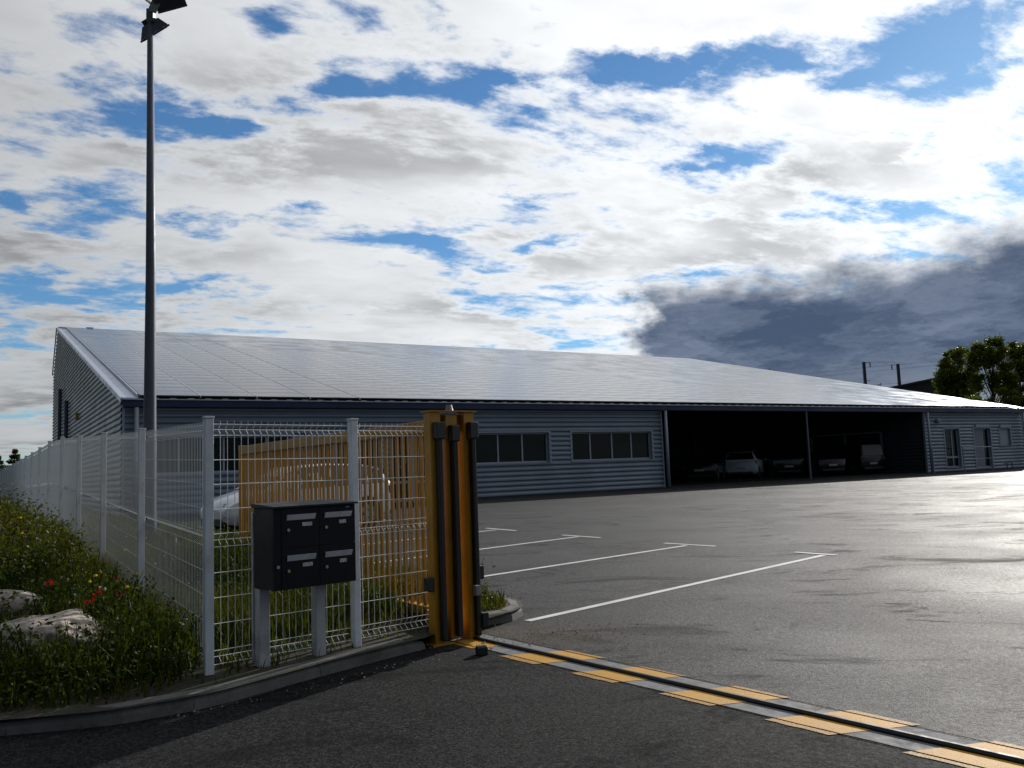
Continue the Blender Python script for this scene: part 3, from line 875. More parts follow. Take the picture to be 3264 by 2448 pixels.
window(0.9, 5.5, 1.335, 2.585, [1.75, 3.2, 4.65])
window(6.2, 8.9, 1.335, 2.585, [7.1, 8.0])
window(11.75, 16.5, 1.335, 2.585, [12.9, 14.07, 15.24])
window(17.70, 22.15, 1.335, 2.585, [18.75, 19.95, 21.05])
dg = window(9.35, 11.1, 0.06, 2.585, [10.22], kick=0.75); dg.name = 'glazed_door'
MB().tube([(9.75 + .22 * math.cos(a * math.pi / 10), WU + .13, 1.55 + .22 * math.sin(a * math.pi / 10)) for a in range(21)], .012, 6).obj('ring_handle', M['frame'], dg)
dg2 = window(45.0, 46.5, 0.25, 2.56, [45.9], kick=0.85); dg2.name = 'glazed_door'
dg3 = window(48.1, 49.9, 0.15, 2.56, [49.25]); dg3.name = 'entrance_door'
MB().b2(48.18, 49.22, WU + .10, WU + .135, 0.20, 2.48).obj('door_leaf', M['door_light'], dg3)
MB().b2(48.25, 49.7, WU - .10, WU - .046, 2.63, 2.80).obj('head_strip', M['frame'], dg3)
w3 = window(51.0, 52.2, 1.45, 2.53, [])
MB().b2(51.05, 52.15, WU + .08, WU + .105, 1.5, 2.48).obj('shutter', M['blind'], w3)
MB().b2(51.0, 52.2, WU - .10, WU - .046, 2.60, 2.77).obj('head_strip', M['frame'], w3)

# corners, plinth, fascia, gutter
for t in (0.0, 22.75, 43.02, L - .06):
    MB().b2(t, t + .07, WU - .05, WU + .08, 0.0, 3.62).obj('corner_trim', M['trim'], hall)
MB().b2(-.02, L + .02, -.03, -.002, ZE - .245, ZE - .012).obj('fascia', M['fascia'], hall)
MB().b2(-.0, L, .0, WU + .2, ZE - .26, ZE - .246).obj('soffit', M['fascia'], hall)
MB().b2(-.03, L + .03, -.10, -.031, ZE - .03, ZE - .005).obj('gutter_lip', M['flash'], hall)
hook = MB().b2(-.10, .10, -.095, .06, ZE + .002, ZE + .028).obj('eave_clip', M['flash'], hall)
for k in range(95):
    t = .95 + k * .553
    if k == 0:
        hook.location = (t, 0, 0)
    else:
        dup(hook, hall, (t, 0, 0))
for t in (.40, 22.88, 43.12, L - .25):
    d_ = MB().tube([(0, -.02, ZE - .28), (0, -.02, 0.02)], .072, 14).obj('downpipe', M['trim'], hall, smooth=True)
    d_.location = (t, 0, 0)

# gable walls
for side, nm in ((0, 'left'), (1, 'right')):
    mb = MB(); lv = levels(0.0, ZR - .12)
    rows = []
    for z, o in lv:
        u0 = WU if z < ZE - .25 else max(WU, (z + .16 - ZE) / TS)
        u1 = UB - .03 if z < ZK - .1 else UB - .03 - (z - ZK + .1) / (ZR - ZK) * (UB - UR)
        u1 = max(u1, u0 + .02)
        x = (-o) if side == 0 else (L + o)
        rows += [(x, u0, z), (x, u1, z)]
    fs = [(2 * i + 1, 2 * i, 2 * i + 2, 2 * i + 3) if side == 0 else (2 * i, 2 * i + 1, 2 * i + 3, 2 * i + 2) for i in range(len(lv) - 1)]
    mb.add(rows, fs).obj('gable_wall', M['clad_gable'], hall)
MB().add([(0, UB - .03, 0), (L, UB - .03, 0), (L, UB - .03, ZK - .1), (0, UB - .03, ZK - .1)], [(1, 0, 3, 2)]).obj('back_wall', M['clad'], hall)
for u, zt in ((25.8, 6.7), (21.0, 5.6)):
    MB().tube([(-.14, u, 0.1), (-.14, u, zt)], .095, 10).obj('flue_pipe', M['mast'], hall)
MB().b2(-.17, -.036, 15.0, 15.22, 4.16, 4.50).obj('alarm_box', M['alarm'], hall, bevel=0.02)

# roof sheets
th = .10
roof = MB().add([(0, -.02, ZE), (L, -.02, ZE), (L, UR, ZR), (0, UR, ZR), (L, UB, ZK), (0, UB, ZK),
                 (0, -.02, ZE - th), (L, -.02, ZE - th), (L, UR, ZR - th), (0, UR, ZR - th), (L, UB, ZK - th), (0, UB, ZK - th)],
                [(0, 1, 2, 3), (3, 2, 4, 5), (7, 6, 9, 8), (8, 9, 11, 10), (6, 7, 1, 0), (0, 3, 9, 6), (3, 5, 11, 9), (1, 7, 8, 2), (2, 8, 10, 4), (5, 4, 10, 11)]).obj('roof', M['roof'], hall)


def rslab(name, t0, t1, u0, u1, h0, h1, mt, parent=roof):
    """slab lying on the front roof slope"""
    zz_ = lambda u: ZE + TS * (u + .02)
    vs = [(t, u, zz_(u) + h) for h in (h0, h1) for t, u in ((t0, u0), (t1, u0), (t1, u1), (t0, u1))]
    return MB().add(vs, [(3, 2, 1, 0), (4, 5, 6, 7), (0, 1, 5, 4), (1, 2, 6, 5), (2, 3, 7, 6), (3, 0, 4, 7)]).obj(name, mt, parent)


rslab('rake_flashing', -.06, .40, -.06, UR, .003, .045, M['flash'])
rslab('rake_flashing', L - .28, L + .06, -.06, UR, .003, .045, M['flash'])
rslab('rake_upstand', .405, .45, .05, UR - .3, .003, .15, M['flash'])
MB().b2(-.075, -.061, -.05, UR, 0, .01)
MB().add([(-.062, -.04, ZE - .12), (-.062, UR, ZR - .12), (-.062, UR, ZR + .04), (-.062, -.04, ZE + .04),
          (-.09, -.04, ZE - .12), (-.09, UR, ZR - .12), (-.09, UR, ZR + .04), (-.09, -.04, ZE + .04)],
         [(0, 1, 2, 3), (7, 6, 5, 4), (0, 4, 5, 1), (3, 2, 6, 7), (0, 3, 7, 4), (1, 5, 6, 2)]).obj('rake_trim', M['flash'], roof)
MB().add([(-.062, UR, ZR - .14), (-.062, UB, ZK - .14), (-.062, UB, ZK + .04), (-.062, UR, ZR + .04),
          (-.12, UR, ZR - .14), (-.12, UB, ZK - .14), (-.12, UB, ZK + .04), (-.12, UR, ZR + .04)],
         [(0, 1, 2, 3), (7, 6, 5, 4), (0, 4, 5, 1), (3, 2, 6, 7), (0, 3, 7, 4), (1, 5, 6, 2)]).obj('rake_trim', M['mast'], roof)
MB().b2(0, L, UR - .25, UR + .25, ZR + .0, ZR + .07).obj('ridge_cap', M['flash'], roof)
MB().b2(1.6, 2.0, UR - .1, UR + .2, ZR + .07, ZR + .17).obj('ridge_vent', M['flash'], roof)

# solar panels: 28 columns, 31 rows
NC, NR = 28, 31
T0, T1, U0, U1 = .50, L - .42, .06, UR - .32
cw_, rw_ = (T1 - T0) / NC, (U1 - U0) / NR
phi = math.atan(TS)
pw, ph, pt_ = cw_ - .004, rw_ / math.cos(phi) - .032, .035
pm = MB().b2(-pw / 2, pw / 2, -ph / 2, ph / 2, 0, pt_)
panel_me = pm.mesh('solar_panel', M['panel'])
cells = []
for c in range(NC):
    for r in range(NR):
        t = T0 + (c + .5) * cw_; u = U0 + (r + .5) * rw_
        cells.append((math.hypot(t * BD[0] - u * math.sin(YAW) + BC[0], t * BD[1] + u * BN[1] + BC[1]), t, u))
cells.sort()
rest = MB()
for i, (dst, t, u) in enumerate(cells):
    z = ZE + TS * (u + .02) + .085
    tx = phi + random.gauss(0, R(.06)); ty = random.gauss(0, R(.04))
    if i < 300:
        o = bpy.data.objects.new('solar_panel', panel_me); COL.objects.link(o); o.parent = roof
        o.location = (t, u, z); o.rotation_euler = (tx, ty, 0)
    else:
        rest.box((t, u, z + pt_ / 2), (pw, ph, pt_), rx=tx, ry=ty)
ro = rest.obj('solar_panel_field', M['panel'], roof); tag(ro, kind='stuff')
for c in (1, 2, 3, 4):
    rslab('panel_rail', T0 + c * cw_ - .02, T0 + c * cw_ + .02, U0, U1, .05, .130, M['panel_edge'])

# carport bay
cp = empty('carport_bay', (0, 0, 0)); cp.parent = hall
CU = 14.0
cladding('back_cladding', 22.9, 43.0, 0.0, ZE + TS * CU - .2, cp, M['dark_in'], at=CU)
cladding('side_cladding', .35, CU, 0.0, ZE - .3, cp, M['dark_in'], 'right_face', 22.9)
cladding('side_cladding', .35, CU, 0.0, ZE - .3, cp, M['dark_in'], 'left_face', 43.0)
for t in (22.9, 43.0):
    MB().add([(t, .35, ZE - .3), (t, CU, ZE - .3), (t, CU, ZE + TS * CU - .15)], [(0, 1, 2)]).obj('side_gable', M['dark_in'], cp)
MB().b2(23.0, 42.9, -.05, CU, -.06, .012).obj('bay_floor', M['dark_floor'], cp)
MB().b2(32.58, 32.68, .02, .12, 0.012, ZE - .27).obj('steel_column', M['mast'], cp)
for t in (27.8, 37.6):
    MB().b2(t - .1, t + .1, CU - .30, CU - .10, 0.012, 6.5).obj('steel_column', M['dark_in'], cp)
for u in (4, 8, 12):
    MB().b2(23.0, 42.9, u - .08, u + .08, ZE + TS * u - .36, ZE + TS * u - .12).obj('purlin', M['dark_in'], cp)
sw = empty('window', (0, 0, 0)); sw.parent = cp
fr = MB()
for u in (3.0, 5.6, 8.2):
    fr.b2(42.90, 42.955, u - .05, u + .05, 1.05, 2.5)
fr.b2(42.90, 42.955, 3.05, 8.15, .98, 1.05).b2(42.90, 42.955, 3.05, 8.15, 2.5, 2.57)
fr.obj('frame', M['frame'], sw)
MB().b2(42.962, 42.972, 3.0, 8.2, 1.0, 2.5).obj('pane', M['pane'], sw)

# wall lamp and handrail by the entrance
lamp = empty('wall_lamp', tuple(np.r_[BC + BD * 44.35 + BN * .12, 3.42]), YAW)
tag(lamp, 'round grey bulkhead lamp on the wall above the glazed door', 'lamp')
MB().tube([(0, -.10, 0), (0, -.06, 0), (0, .02, 0), (0, .06, 0)], [.06, .13, .15, .14], 16).obj('globe', M['globe'], lamp, smooth=True)
MB().b2(-.05, .05, .055, .085, -.22, -.12).obj('mount', M['grey_plastic'], lamp)
hr0 = BC + BD * 41.9 - BN * .9
rail = empty('handrail', (hr0[0], hr0[1], gz(*hr0)), YAW)
tag(rail, 'thin grey steel handrail in front of the entrance doors', 'handrail')
for x in (0.0, 3.0, 6.0):
    MB().tube([(x, 0, -.05), (x, 0, 1.36)], .032, 10).obj('rail_post', M['trim'], rail)
MB().tube([(3.0, 0, 1.40), (6.0, 0, 1.40)], .030, 10).obj('top_rail', M['trim'], rail)
MB().tube([(3.03, 0, .72), (5.97, 0, .72)], .018, 8).obj('middle_rail', M['trim'], rail)
lf0 = BC + BD * 50.5 - BN * .6
lf = MB()
for k in range(3):
    lf.box((k * .5 - .5, .1 * k, .35 + .03 * k), (.62, .10, .04), rz=.2 * k, ry=-.08)
lf.box((-.4, .05, .17), (.05, .05, .34)).box((.45, .2, .18), (.05, .05, .36))
lo = lf.obj('bench', M['concrete'], None); lo.location = (lf0[0], lf0[1], gz(*lf0)); lo.rotation_euler = (0, 0, YAW)
tag(lo, 'low pale bench slats under the shuttered window', 'bench')

# ------------------------------------------------------------------ cars
def make_car(name, label, loc, heading, body_mt, kind, group=None):
    """heading: direction of the nose (radians from +X)"""
    if kind == 'hatch':
        Lh, H, Wd = 2.05, 1.50, .87
        st = [(-2.05, .38, .80, .86, .74, .72), (-2.00, .28, .98, 1.05, .82, .74), (-1.78, .22, 1.00, 1.36, .86, .62), (-1.35, .20, .98, 1.47, .87, .60),
              (-.4, .20, .95, 1.50, .87, .60), (.35, .20, .93, 1.45, .87, .60), (.75, .20, .93, 1.26, .87, .63), (1.22, .20, .92, .98, .86, .70),
              (1.62, .22, .82, .88, .83, .66), (1.92, .28, .68, .74, .74, .55), (2.05, .36, .56, .60, .60, .40)]
        cab = (2, 7)
    elif kind == 'suv':
        Lh, H, Wd = 2.30, 1.72, .95
        st = [(-2.30, .50, .98, 1.06, .82, .80), (-2.24, .38, 1.12, 1.18, .90, .84), (-2.02, .30, 1.14, 1.62, .94, .70), (-1.6, .28, 1.12, 1.70, .95, .68),
              (-.4, .28, 1.08, 1.72, .95, .68), (.4, .28, 1.06, 1.66, .95, .68), (.85, .28, 1.06, 1.40, .95, .72), (1.25, .28, 1.06, 1.12, .94, .80),
              (1.8, .30, 1.00, 1.05, .92, .78), (2.15, .36, .90, .94, .84, .70), (2.30, .46, .72, .78, .72, .55)]
        cab = (2, 7)
    elif kind == 'van':
        Lh, H, Wd = 2.10, 1.85, .84
        st = [(-2.10, .45, .98, 1.04, .78, .74), (-2.07, .34, 1.08, 1.14, .83, .78), (-1.99, .28, 1.08, 1.76, .84, .70), (-1.75, .25, 1.06, 1.84, .84, .69),
              (-.4, .25, 1.02, 1.85, .84, .69), (.55, .25, 1.0, 1.76, .84, .68), (.95, .25, 1.0, 1.48, .84, .70), (1.38, .25, 1.0, 1.08, .83, .74),
              (1.7, .27, .92, .98, .81, .70), (1.98, .32, .78, .84, .74, .60), (2.10, .42, .62, .68, .62, .46)]
        cab = (2, 7)
    else:                                                     # saloon
        Lh, H, Wd = 2.25, 1.44, .90
        st = [(-2.25, .42, .86, .92, .74, .70), (-2.18, .30, .98, 1.03, .84, .74), (-1.62, .22, .98, 1.06, .89, .70), (-1.05, .20, .96, 1.36, .90, .60),
              (-.3, .20, .94, 1.44, .90, .59), (.4, .20, .92, 1.40, .90, .59), (.85, .20, .92, 1.20, .90, .64), (1.25, .20, .92, .97, .89, .74),
              (1.75, .22, .84, .90, .87, .70), (2.12, .28, .70, .76, .78, .58), (2.25, .38, .58, .62, .64, .42)]
        cab = (2, 7)
    root = empty(name, loc, heading); tag(root, label, 'car', group)
    rings = []
    for x, zl, zb, zr, wb, wr in st:
        half = [(0.0, zl), (wb * .80, zl), (wb * .97, zl + .12), (wb, (zl + zb) / 2), (wb * .985, zb), (wr, zr - .035), (wr * .75, zr - .004), (0.0, zr)]
        rings.append([(x, y, z) for y, z in half] + [(x, -y, z) for y, z in half[-2:0:-1]])
    n = len(rings[0])
    vs = [p for r_ in rings for p in r_]
    fs = []
    for i in range(len(rings) - 1):
        for j in range(n):
            fs.append((i * n + j, i * n + (j + 1) % n, (i + 1) * n + (j + 1) % n, (i + 1) * n + j)[::-1])
    fs += [tuple(range(n)), tuple(range((len(rings) - 1) * n, len(rings) * n))[::-1]]
    body = MB().add(vs, fs).obj('body', body_mt, root, smooth=True)
    body.data.polygons.foreach_set('use_smooth', [True] * len(body.data.polygons))
    es = body.modifiers.new('edges', 'EDGE_SPLIT'); es.split_angle = R(38)

    def patch(nm, pts, off, mt, inset=.08):
        p = [Vector(q) for q in pts]; c = sum(p, Vector()) / len(p)
        nrm = (p[1] - p[0]).cross(p[2] - p[0]).normalized()
        if nrm.dot(c - Vector((0, 0, .7))) < 0:
            nrm = -nrm
        q = [c + (a - c) * (1 - inset) + nrm * off for a in p]
        b = [a - nrm * (off + .02) for a in q]
        k = len(q)
        return MB().add(q + b, [tuple(range(k)), tuple(range(2 * k - 1, k - 1, -1))] + [(i, (i + 1) % k, k + (i + 1) % k, k + i) for i in range(k)]).obj(nm, mt, root)
    c0, c1 = cab
    for s_ in (0, 1):
        idx = (4, 5) if s_ == 0 else (n - 4, n - 5)
        groups = [(c0, c0 + 2), (c0 + 2, c0 + 3), (c0 + 3, c1 - 1)]
        for a, b in groups:
            for i in range(a, b):
                r0, r1 = rings[i], rings[i + 1]
                patch('side_window', [r0[idx[0]], r1[idx[0]], r1[idx[1]], r0[idx[1]]], .004, M['car_glass'], .07)
    for i, nm in ((c1 - 1, 'windscreen'), (1 if kind != 'saloon' else 2, 'rear_window')):
        r0, r1 = rings[i], rings[i + 1]
        patch(nm, [r0[5], r1[5], r1[n - 5], r0[n - 5]], .045, M['car_glass'], .07)
    if kind == 'suv' and body_mt is M['car_white']:
        for i in range(c0, c1 - 1):
            r0, r1 = rings[i], rings[i + 1]
            patch('roof_panel', [r0[5], r1[5], r1[n - 5], r0[n - 5]], .045, M['car_black'], .0)
    # lights, plates, bumper trim
    xr, xf = st[1][0], st[-2][0]
    zb = st[1][2]
    for s_ in (-1, 1):
        MB().b2(xr - .03, xr + .16, s_ * (st[1][4] - .20), s_ * (st[1][4] + .012), zb - .24, zb - .03).obj('tail_light', M['tail'], root, bevel=.02)
        hb = st[-3]
        MB().add([(xf + .09, s_ * .46, hb[2] - .23), (xf - .10, s_ * .76, hb[2] - .22), (xf - .34, s_ * .85, hb[2] - .15), (xf - .42, s_ * .845, hb[2] - .02), (xf - .14, s_ * .66, hb[2] - .065), (xf + .05, s_ * .42, hb[2] - .12),
                  (xf - .10, s_ * .36, hb[2] - .21), (xf - .3, s_ * .60, hb[2] - .20), (xf - .5, s_ * .70, hb[2] - .13), (xf - .5, s_ * .66, hb[2] - .02), (xf - .3, s_ * .46, hb[2] - .075), (xf - .12, s_ * .30, hb[2] - .12)],
                 [(0, 1, 2, 3, 4, 5), (11, 10, 9, 8, 7, 6)] + [(i, 6 + i, 6 + (i + 1) % 6, (i + 1) % 6) for i in range(6)]).obj('headlight', M['head'], root)
    MB().b2(st[0][0] - .022, st[0][0] + .01, -.26, .26, .60 if kind != 'hatch' else .50, .71 if kind != 'hatch' else .61).obj('number_plate', M['num'], root)
    MB().b2(st[0][0] - .03, st[0][0] + .16, -.70, .70, .30, .44).obj('rear_bumper', M['plastic'], root, bevel=.03)
    MB().b2(st[-1][0] - .10, st[-1][0] + .025, -.50, .50, .24, .40).obj('front_grille', M['plastic'], root, bevel=.02)
    wr_ = .315 if kind == 'hatch' else .34
    for x in (-Lh * .62, Lh * .66):
        for s_ in (-1, 1):
            yy = s_ * (Wd - .11)
            MB().tube([(x, yy - s_ * .10, wr_ + .03), (x, s_ * (Wd + .004), wr_ + .03)], wr_ + .065, 20).obj('wheel_arch', M['plastic'], root)
            wheel = MB().tube([(x, yy - s_ * .09, wr_), (x, yy + s_ * .10, wr_), (x, yy + s_ * .122, wr_)], [wr_, wr_, wr_ - .03], 22).obj('wheel', M['tyre'], root)
            rimm = MB().tube([(x, yy + s_ * .123, wr_), (x, yy + s_ * .13, wr_)], wr_ * .66, 16)
            rimm.obj('rim', M['rim'], wheel)
            for k in range(5):
                a = k * 2 * math.pi / 5
                MB().box((x + math.cos(a) * wr_ * .36, yy + s_ * .133, wr_ + math.sin(a) * wr_ * .36), (wr_ * .34, .006, wr_ * .20), ry=-a).obj('rim_gap', M['tyre'], wheel)
            MB().b2(x - .06, x + .06, 0, 0.01, 0, .01) if False else None
    for s_ in (-1, 1):
        MB().box((.62 if kind != 'van' else .8, s_ * (Wd + .09), st[5][2] + .06), (.10, .17, .12)).obj('mirror', body_mt, root, bevel=.03)
    return root


def on_yard(x, y):
    return (x, y, gz(x, y))


make_car('parked_car', 'white hatchback parked in the bay behind the yellow gate', on_yard(-4.95, 19.55), math.atan2(-.68, -.73), M['car_white'], 'hatch')


def in_bay(px, py, ang, half):
    """rear bumper at (px, py), nose towards ang"""
    return (px + math.cos(ang) * half, py + math.sin(ang) * half, 0.385 + 0.012)


CG = 'cars parked in the carport'
make_car('parked_car', 'black saloon car in the carport beside the downpipe', in_bay(10.0, 46.6, R(70), 2.25), R(70), M['car_black'], 'saloon', CG)
make_car('parked_car', 'white off-road car parked nose-in inside the dark carport', in_bay(13.15, 50.0, R(66), 2.3), R(66), M['car_white'], 'suv', CG)
make_car('parked_car', 'black off-road car parked next to the white one in the carport', in_bay(16.3, 51.0, R(88), 2.3), R(88), M['car_black'], 'suv', CG)
make_car('parked_car', 'dark grey saloon car behind the steel column of the carport', in_bay(18.55, 50.0, R(100), 2.25), R(100), M['car_grey'], 'saloon', CG)
make_car('parked_car', 'dark high-roofed van parked beside the carport side window', in_bay(21.3, 50.9, R(106), 2.1), R(106), M['car_grey'], 'van', CG)

# ------------------------------------------------------------------ small dark block left on the road by the gate
blk = empty('plastic_block', (-0.30, 6.50, gz(-.30, 6.5) + .002), R(20))
tag(blk, 'small dark ribbed plastic block lying on the asphalt by the rail', 'block')
MB().b2(-.040, .040, -.034, .034, 0, .058).obj('body', M['block'], blk, bevel=.005)
for k in range(4):
    MB().b2(-.034 + k * .019, -.025 + k * .019, -.028, .028, .0585, .070).obj('rib', M['grey_plastic'], blk)


gm = MB()
for k in range(360):
    if k < 310:
        x, y = random.gauss(.08, .42), random.gauss(7.2, .26)
    else:
        i = random.uniform(0, 1); x, y = -.62 - 1.5 * i + random.gauss(.10, .05), 6.62 - 1.45 * i - abs(random.gauss(.08, .06))
    w = abs((np.array((x, y)) - TA) @ TP)
    if w < .04 or (x + .1) ** 2 / .25 + (y - 8.2) ** 2 / .4 < 1:
        continue
    r_ = random.uniform(.003, .0085) * (1.7 if random.random() < .06 else 1)
    z = gz(x, y) + r_ * .55 + .006
    gm.add([(x + r_ * random.uniform(.7, 1.3), y, z), (x, y + r_ * random.uniform(.7, 1.3), z), (x - r_, y, z), (x, y - r_, z), (x, y, z + r_ * .8), (x, y, z - r_ * .8)],
           [(0, 1, 4), (1, 2, 4), (2, 3, 4), (3, 0, 4), (1, 0, 5), (2, 1, 5), (3, 2, 5), (0, 3, 5)])
tag(gm.obj('gravel', M['rock']), 'loose grit and pebbles swept up by the gate and kerb', 'gravel', kind='stuff')


# ------------------------------------------------------------------ vegetation
def leaf_quads(cent, size, up_bias=0.3, aspect=0.55):
    """diamond leaf faces at the given centres"""
    n = len(cent)
    a = rng.normal(size=(n, 3)); a[:, 2] *= 0.7; a /= np.linalg.norm(a, axis=1)[:, None]
    b = rng.normal(size=(n, 3)); b -= a * np.sum(a * b, axis=1)[:, None]; b /= np.linalg.norm(b, axis=1)[:, None]
    s = size * rng.uniform(.6, 1.35, n)
    v = np.empty((n, 4, 3))
    v[:, 0] = cent - a * s[:, None] * .5
    v[:, 1] = cent + b * (s * aspect * .5)[:, None]
    v[:, 2] = cent + a * s[:, None] * .5
    v[:, 3] = cent - b * (s * aspect * .5)[:, None]
    return v.reshape(-1, 3)


def quads_for(n):
    return np.arange(n * 4).reshape(-1, 4)


def sample_verge(n, xr, yr, ok):
    out = []
    while len(out) < n:
        x = rng.uniform(*xr, 4000); y = rng.uniform(*yr, 4000)
        m = ok(x, y)
        out += list(zip(x[m], y[m]))
    return np.array(out[:n])


def inside_verge(x, y, margin=.16):
    poly = np.vstack([KF, KI[::-1]])
    ins = np.zeros(x.shape, bool)
    j = len(poly) - 1
    for i in range(len(poly)):
        xi, yi = poly[i]; xj, yj = poly[j]
        c = ((yi > y) != (yj > y)) & (x < (xj - xi) * (y - yi) / (yj - yi + 1e-12) + xi)
        ins ^= c; j = i
    return ins & (np.minimum(polydist(KF, x, y), polydist(KI, x, y)) > margin)


def sq(x, y):
    s = (x - F0[0]) * FD[0] + (y - F0[1]) * FD[1]
    q = (x - F0[0]) * FN[0] + (y - F0[1]) * FN[1]
    return s, q


def blades(name, label, pts, hgt, width, mt):
    n = len(pts)
    z = verge_z(pts[:, 0], pts[:, 1]) - .01
    th_ = rng.uniform(0, 2 * np.pi, n); w = width * rng.uniform(.6, 1.3, n)
    wx, wy = np.cos(th_) * w / 2, np.sin(th_) * w / 2
    lean = rng.normal(0, .22, (n, 2)) * hgt[:, None]
    b = np.c_[pts, z]
    v = np.empty((n, 5, 3))
    v[:, 0] = b + np.c_[-wx, -wy, np.zeros(n)]
    v[:, 1] = b + np.c_[wx, wy, np.zeros(n)]
    midp = b + np.c_[lean * .35, hgt * .55]
    v[:, 2] = midp + np.c_[wx * .8, wy * .8, np.zeros(n)]
    v[:, 3] = midp + np.c_[-wx * .8, -wy * .8, np.zeros(n)]
    v[:, 4] = b + np.c_[lean, hgt]
    base = np.arange(n)[:, None] * 5
    tris = np.concatenate([base + np.array([[0, 1, 2]]), base + np.array([[0, 2, 3]]), base + np.array([[3, 2, 4]])])
    o = np_obj(name, v.reshape(-1, 3), tris, mt)
    return tag(o, label, 'grass', kind='stuff')


def patchy(x, y, f=1.7):
    return .5 + .25 * np.sin(x * f + 1.7 * np.sin(y * f * .8)) + .25 * np.sin(y * f * 1.3 + 2.1 * np.sin(x * f * .7))


p1 = sample_verge(60000, (-7.5, 0.1), (5.0, 13.5), lambda x, y: inside_verge(x, y) & (rng.uniform(size=x.shape) < np.where(sq(x, y)[1] > -.1, .25 + .75 * patchy(x, y), 1.0) * np.where(x < -2.2, 1.0, np.clip((polydist(KF, x, y) - .1) / .8, .06, 1))))
s1, q1 = sq(p1[:, 0], p1[:, 1])
h1 = rng.uniform(.10, .34, len(p1)) * (0.55 + .8 * patchy(p1[:, 0], p1[:, 1], 1.1)) * np.where(p1[:, 0] < -2.2, np.clip(polydist(KF, p1[:, 0], p1[:, 1]) / .6, .5, 1), np.clip(polydist(KF, p1[:, 0], p1[:, 1]) / 1.0, .35, 1))
tip = np.hypot(p1[:, 0] + .3, p1[:, 1] - 8.1) < .9
h1 = np.where(tip, h1 * .35, h1)
near_rock = np.hypot((p1[:, 0] + 3.45) / .75, (p1[:, 1] - 6.0) / .5) < 1
near_rock2 = np.hypot((p1[:, 0] + 4.3) / .55, (p1[:, 1] - 7.15) / .55) < 1
h1 = np.where(near_rock | near_rock2, h1 * .42, h1)
blades('grass', 'rough green and dry grass over the bank by the fence', p1, h1, .011, M['grass'])
p2 = sample_verge(16000, (-26, -3), (11, 34), lambda x, y: inside_verge(x, y, .2))
blades('far_grass', 'long grass strip along the fence towards the hall', p2, rng.uniform(.15, .42, len(p2)), .022, M['grass'])


def weed_patch(name, label, pts, hts, nleaf, size, mt):
    cs = []; stems = MB()
    for (x, y), h in zip(pts, hts):
        z = float(verge_z(x, y))
        lx, ly = rng.normal(0, .18, 2) * h
        n = max(6, int(nleaf * (.5 + h)))
        t = rng.uniform(.12, 1.0, n)
        sp = (.10 + .16 * h) * (1.15 - .6 * t)
        cs.append(np.c_[x + lx * t + rng.normal(0, 1, n) * sp, y + ly * t + rng.normal(0, 1, n) * sp, z + h * t + rng.normal(0, .02, n)])
        stems.tube([(x, y, z - .03), (x + lx * .4, y + ly * .4, z + h * .5), (x + lx, y + ly, z + h * .97)], [.006, .005, .002], 3, cap=False)
    c = np.vstack(cs)
    v = leaf_quads(c, size)
    sv = np.array(stems.v); sf = np.array(stems.f)
    allv = np.vstack([v, sv]); allf = np.vstack([quads_for(len(c)), sf + len(v)])
    o = np_obj(name, allv, allf, mt)
    return tag(o, label, 'weeds', kind='stuff')


w1p = sample_verge(1700, (-5.6, -1.9), (4.7, 8.2), lambda x, y: inside_verge(x, y, .20) & (polydist(KF, x, y) > np.where(x < -2.5, .2, .38)) & (sq(x, y)[1] > .12) & (np.hypot((x + 3.5) / .62, (y - 6.15) / .42) > 1) & (np.hypot((x + 4.3) / .6, (y - 7.1) / .6) > 1) & (rng.uniform(size=x.shape) < .2 + .8 * patchy(x, y, 2.4)))
hh = rng.uniform(.14, .42, len(w1p)) * np.clip(polydist(KF, w1p[:, 0], w1p[:, 1]) / .8, .45, 1)
weed_patch('low_weeds', 'low leafy green weeds spilling over the kerb round the rocks', w1p, hh, 34, .036, M['weed'])
w2p = sample_verge(1000, (-8.5, -4.2), (8.0, 13.5), lambda x, y: inside_verge(x, y, .30) & (sq(x, y)[1] > .35) & (rng.uniform(size=x.shape) < .25 + .75 * patchy(x, y, 1.5)))
s2, q2 = sq(w2p[:, 0], w2p[:, 1])
weed_patch('tall_weeds', 'tall yellow-green weeds on the bank along the fence', w2p, rng.uniform(.30, .95, len(w2p)) * np.clip(.40 + q2 * .5, .40, 1), 60, .042, M['grass'])
w3p = sample_verge(420, (-7.0, -0.3), (7.2, 17.0), lambda x, y: inside_verge(x, y, .25) & (sq(x, y)[1] < -.35) & (rng.uniform(size=x.shape) < .2 + .8 * patchy(x, y, 1.9)))
weed_patch('strip_weeds', 'loose green plants in the planted strip inside the gate', w3p, rng.uniform(.15, .42, len(w3p)), 30, .034, M['weed'])
w4p = sample_verge(120, (-0.75, 0.0), (7.5, 8.9), lambda x, y: inside_verge(x, y, .17))
weed_patch('kerb_weeds', 'small grass tufts in the corner of the yard kerb', w4p, rng.uniform(.05, .16, len(w4p)), 10, .022, M['grass'])

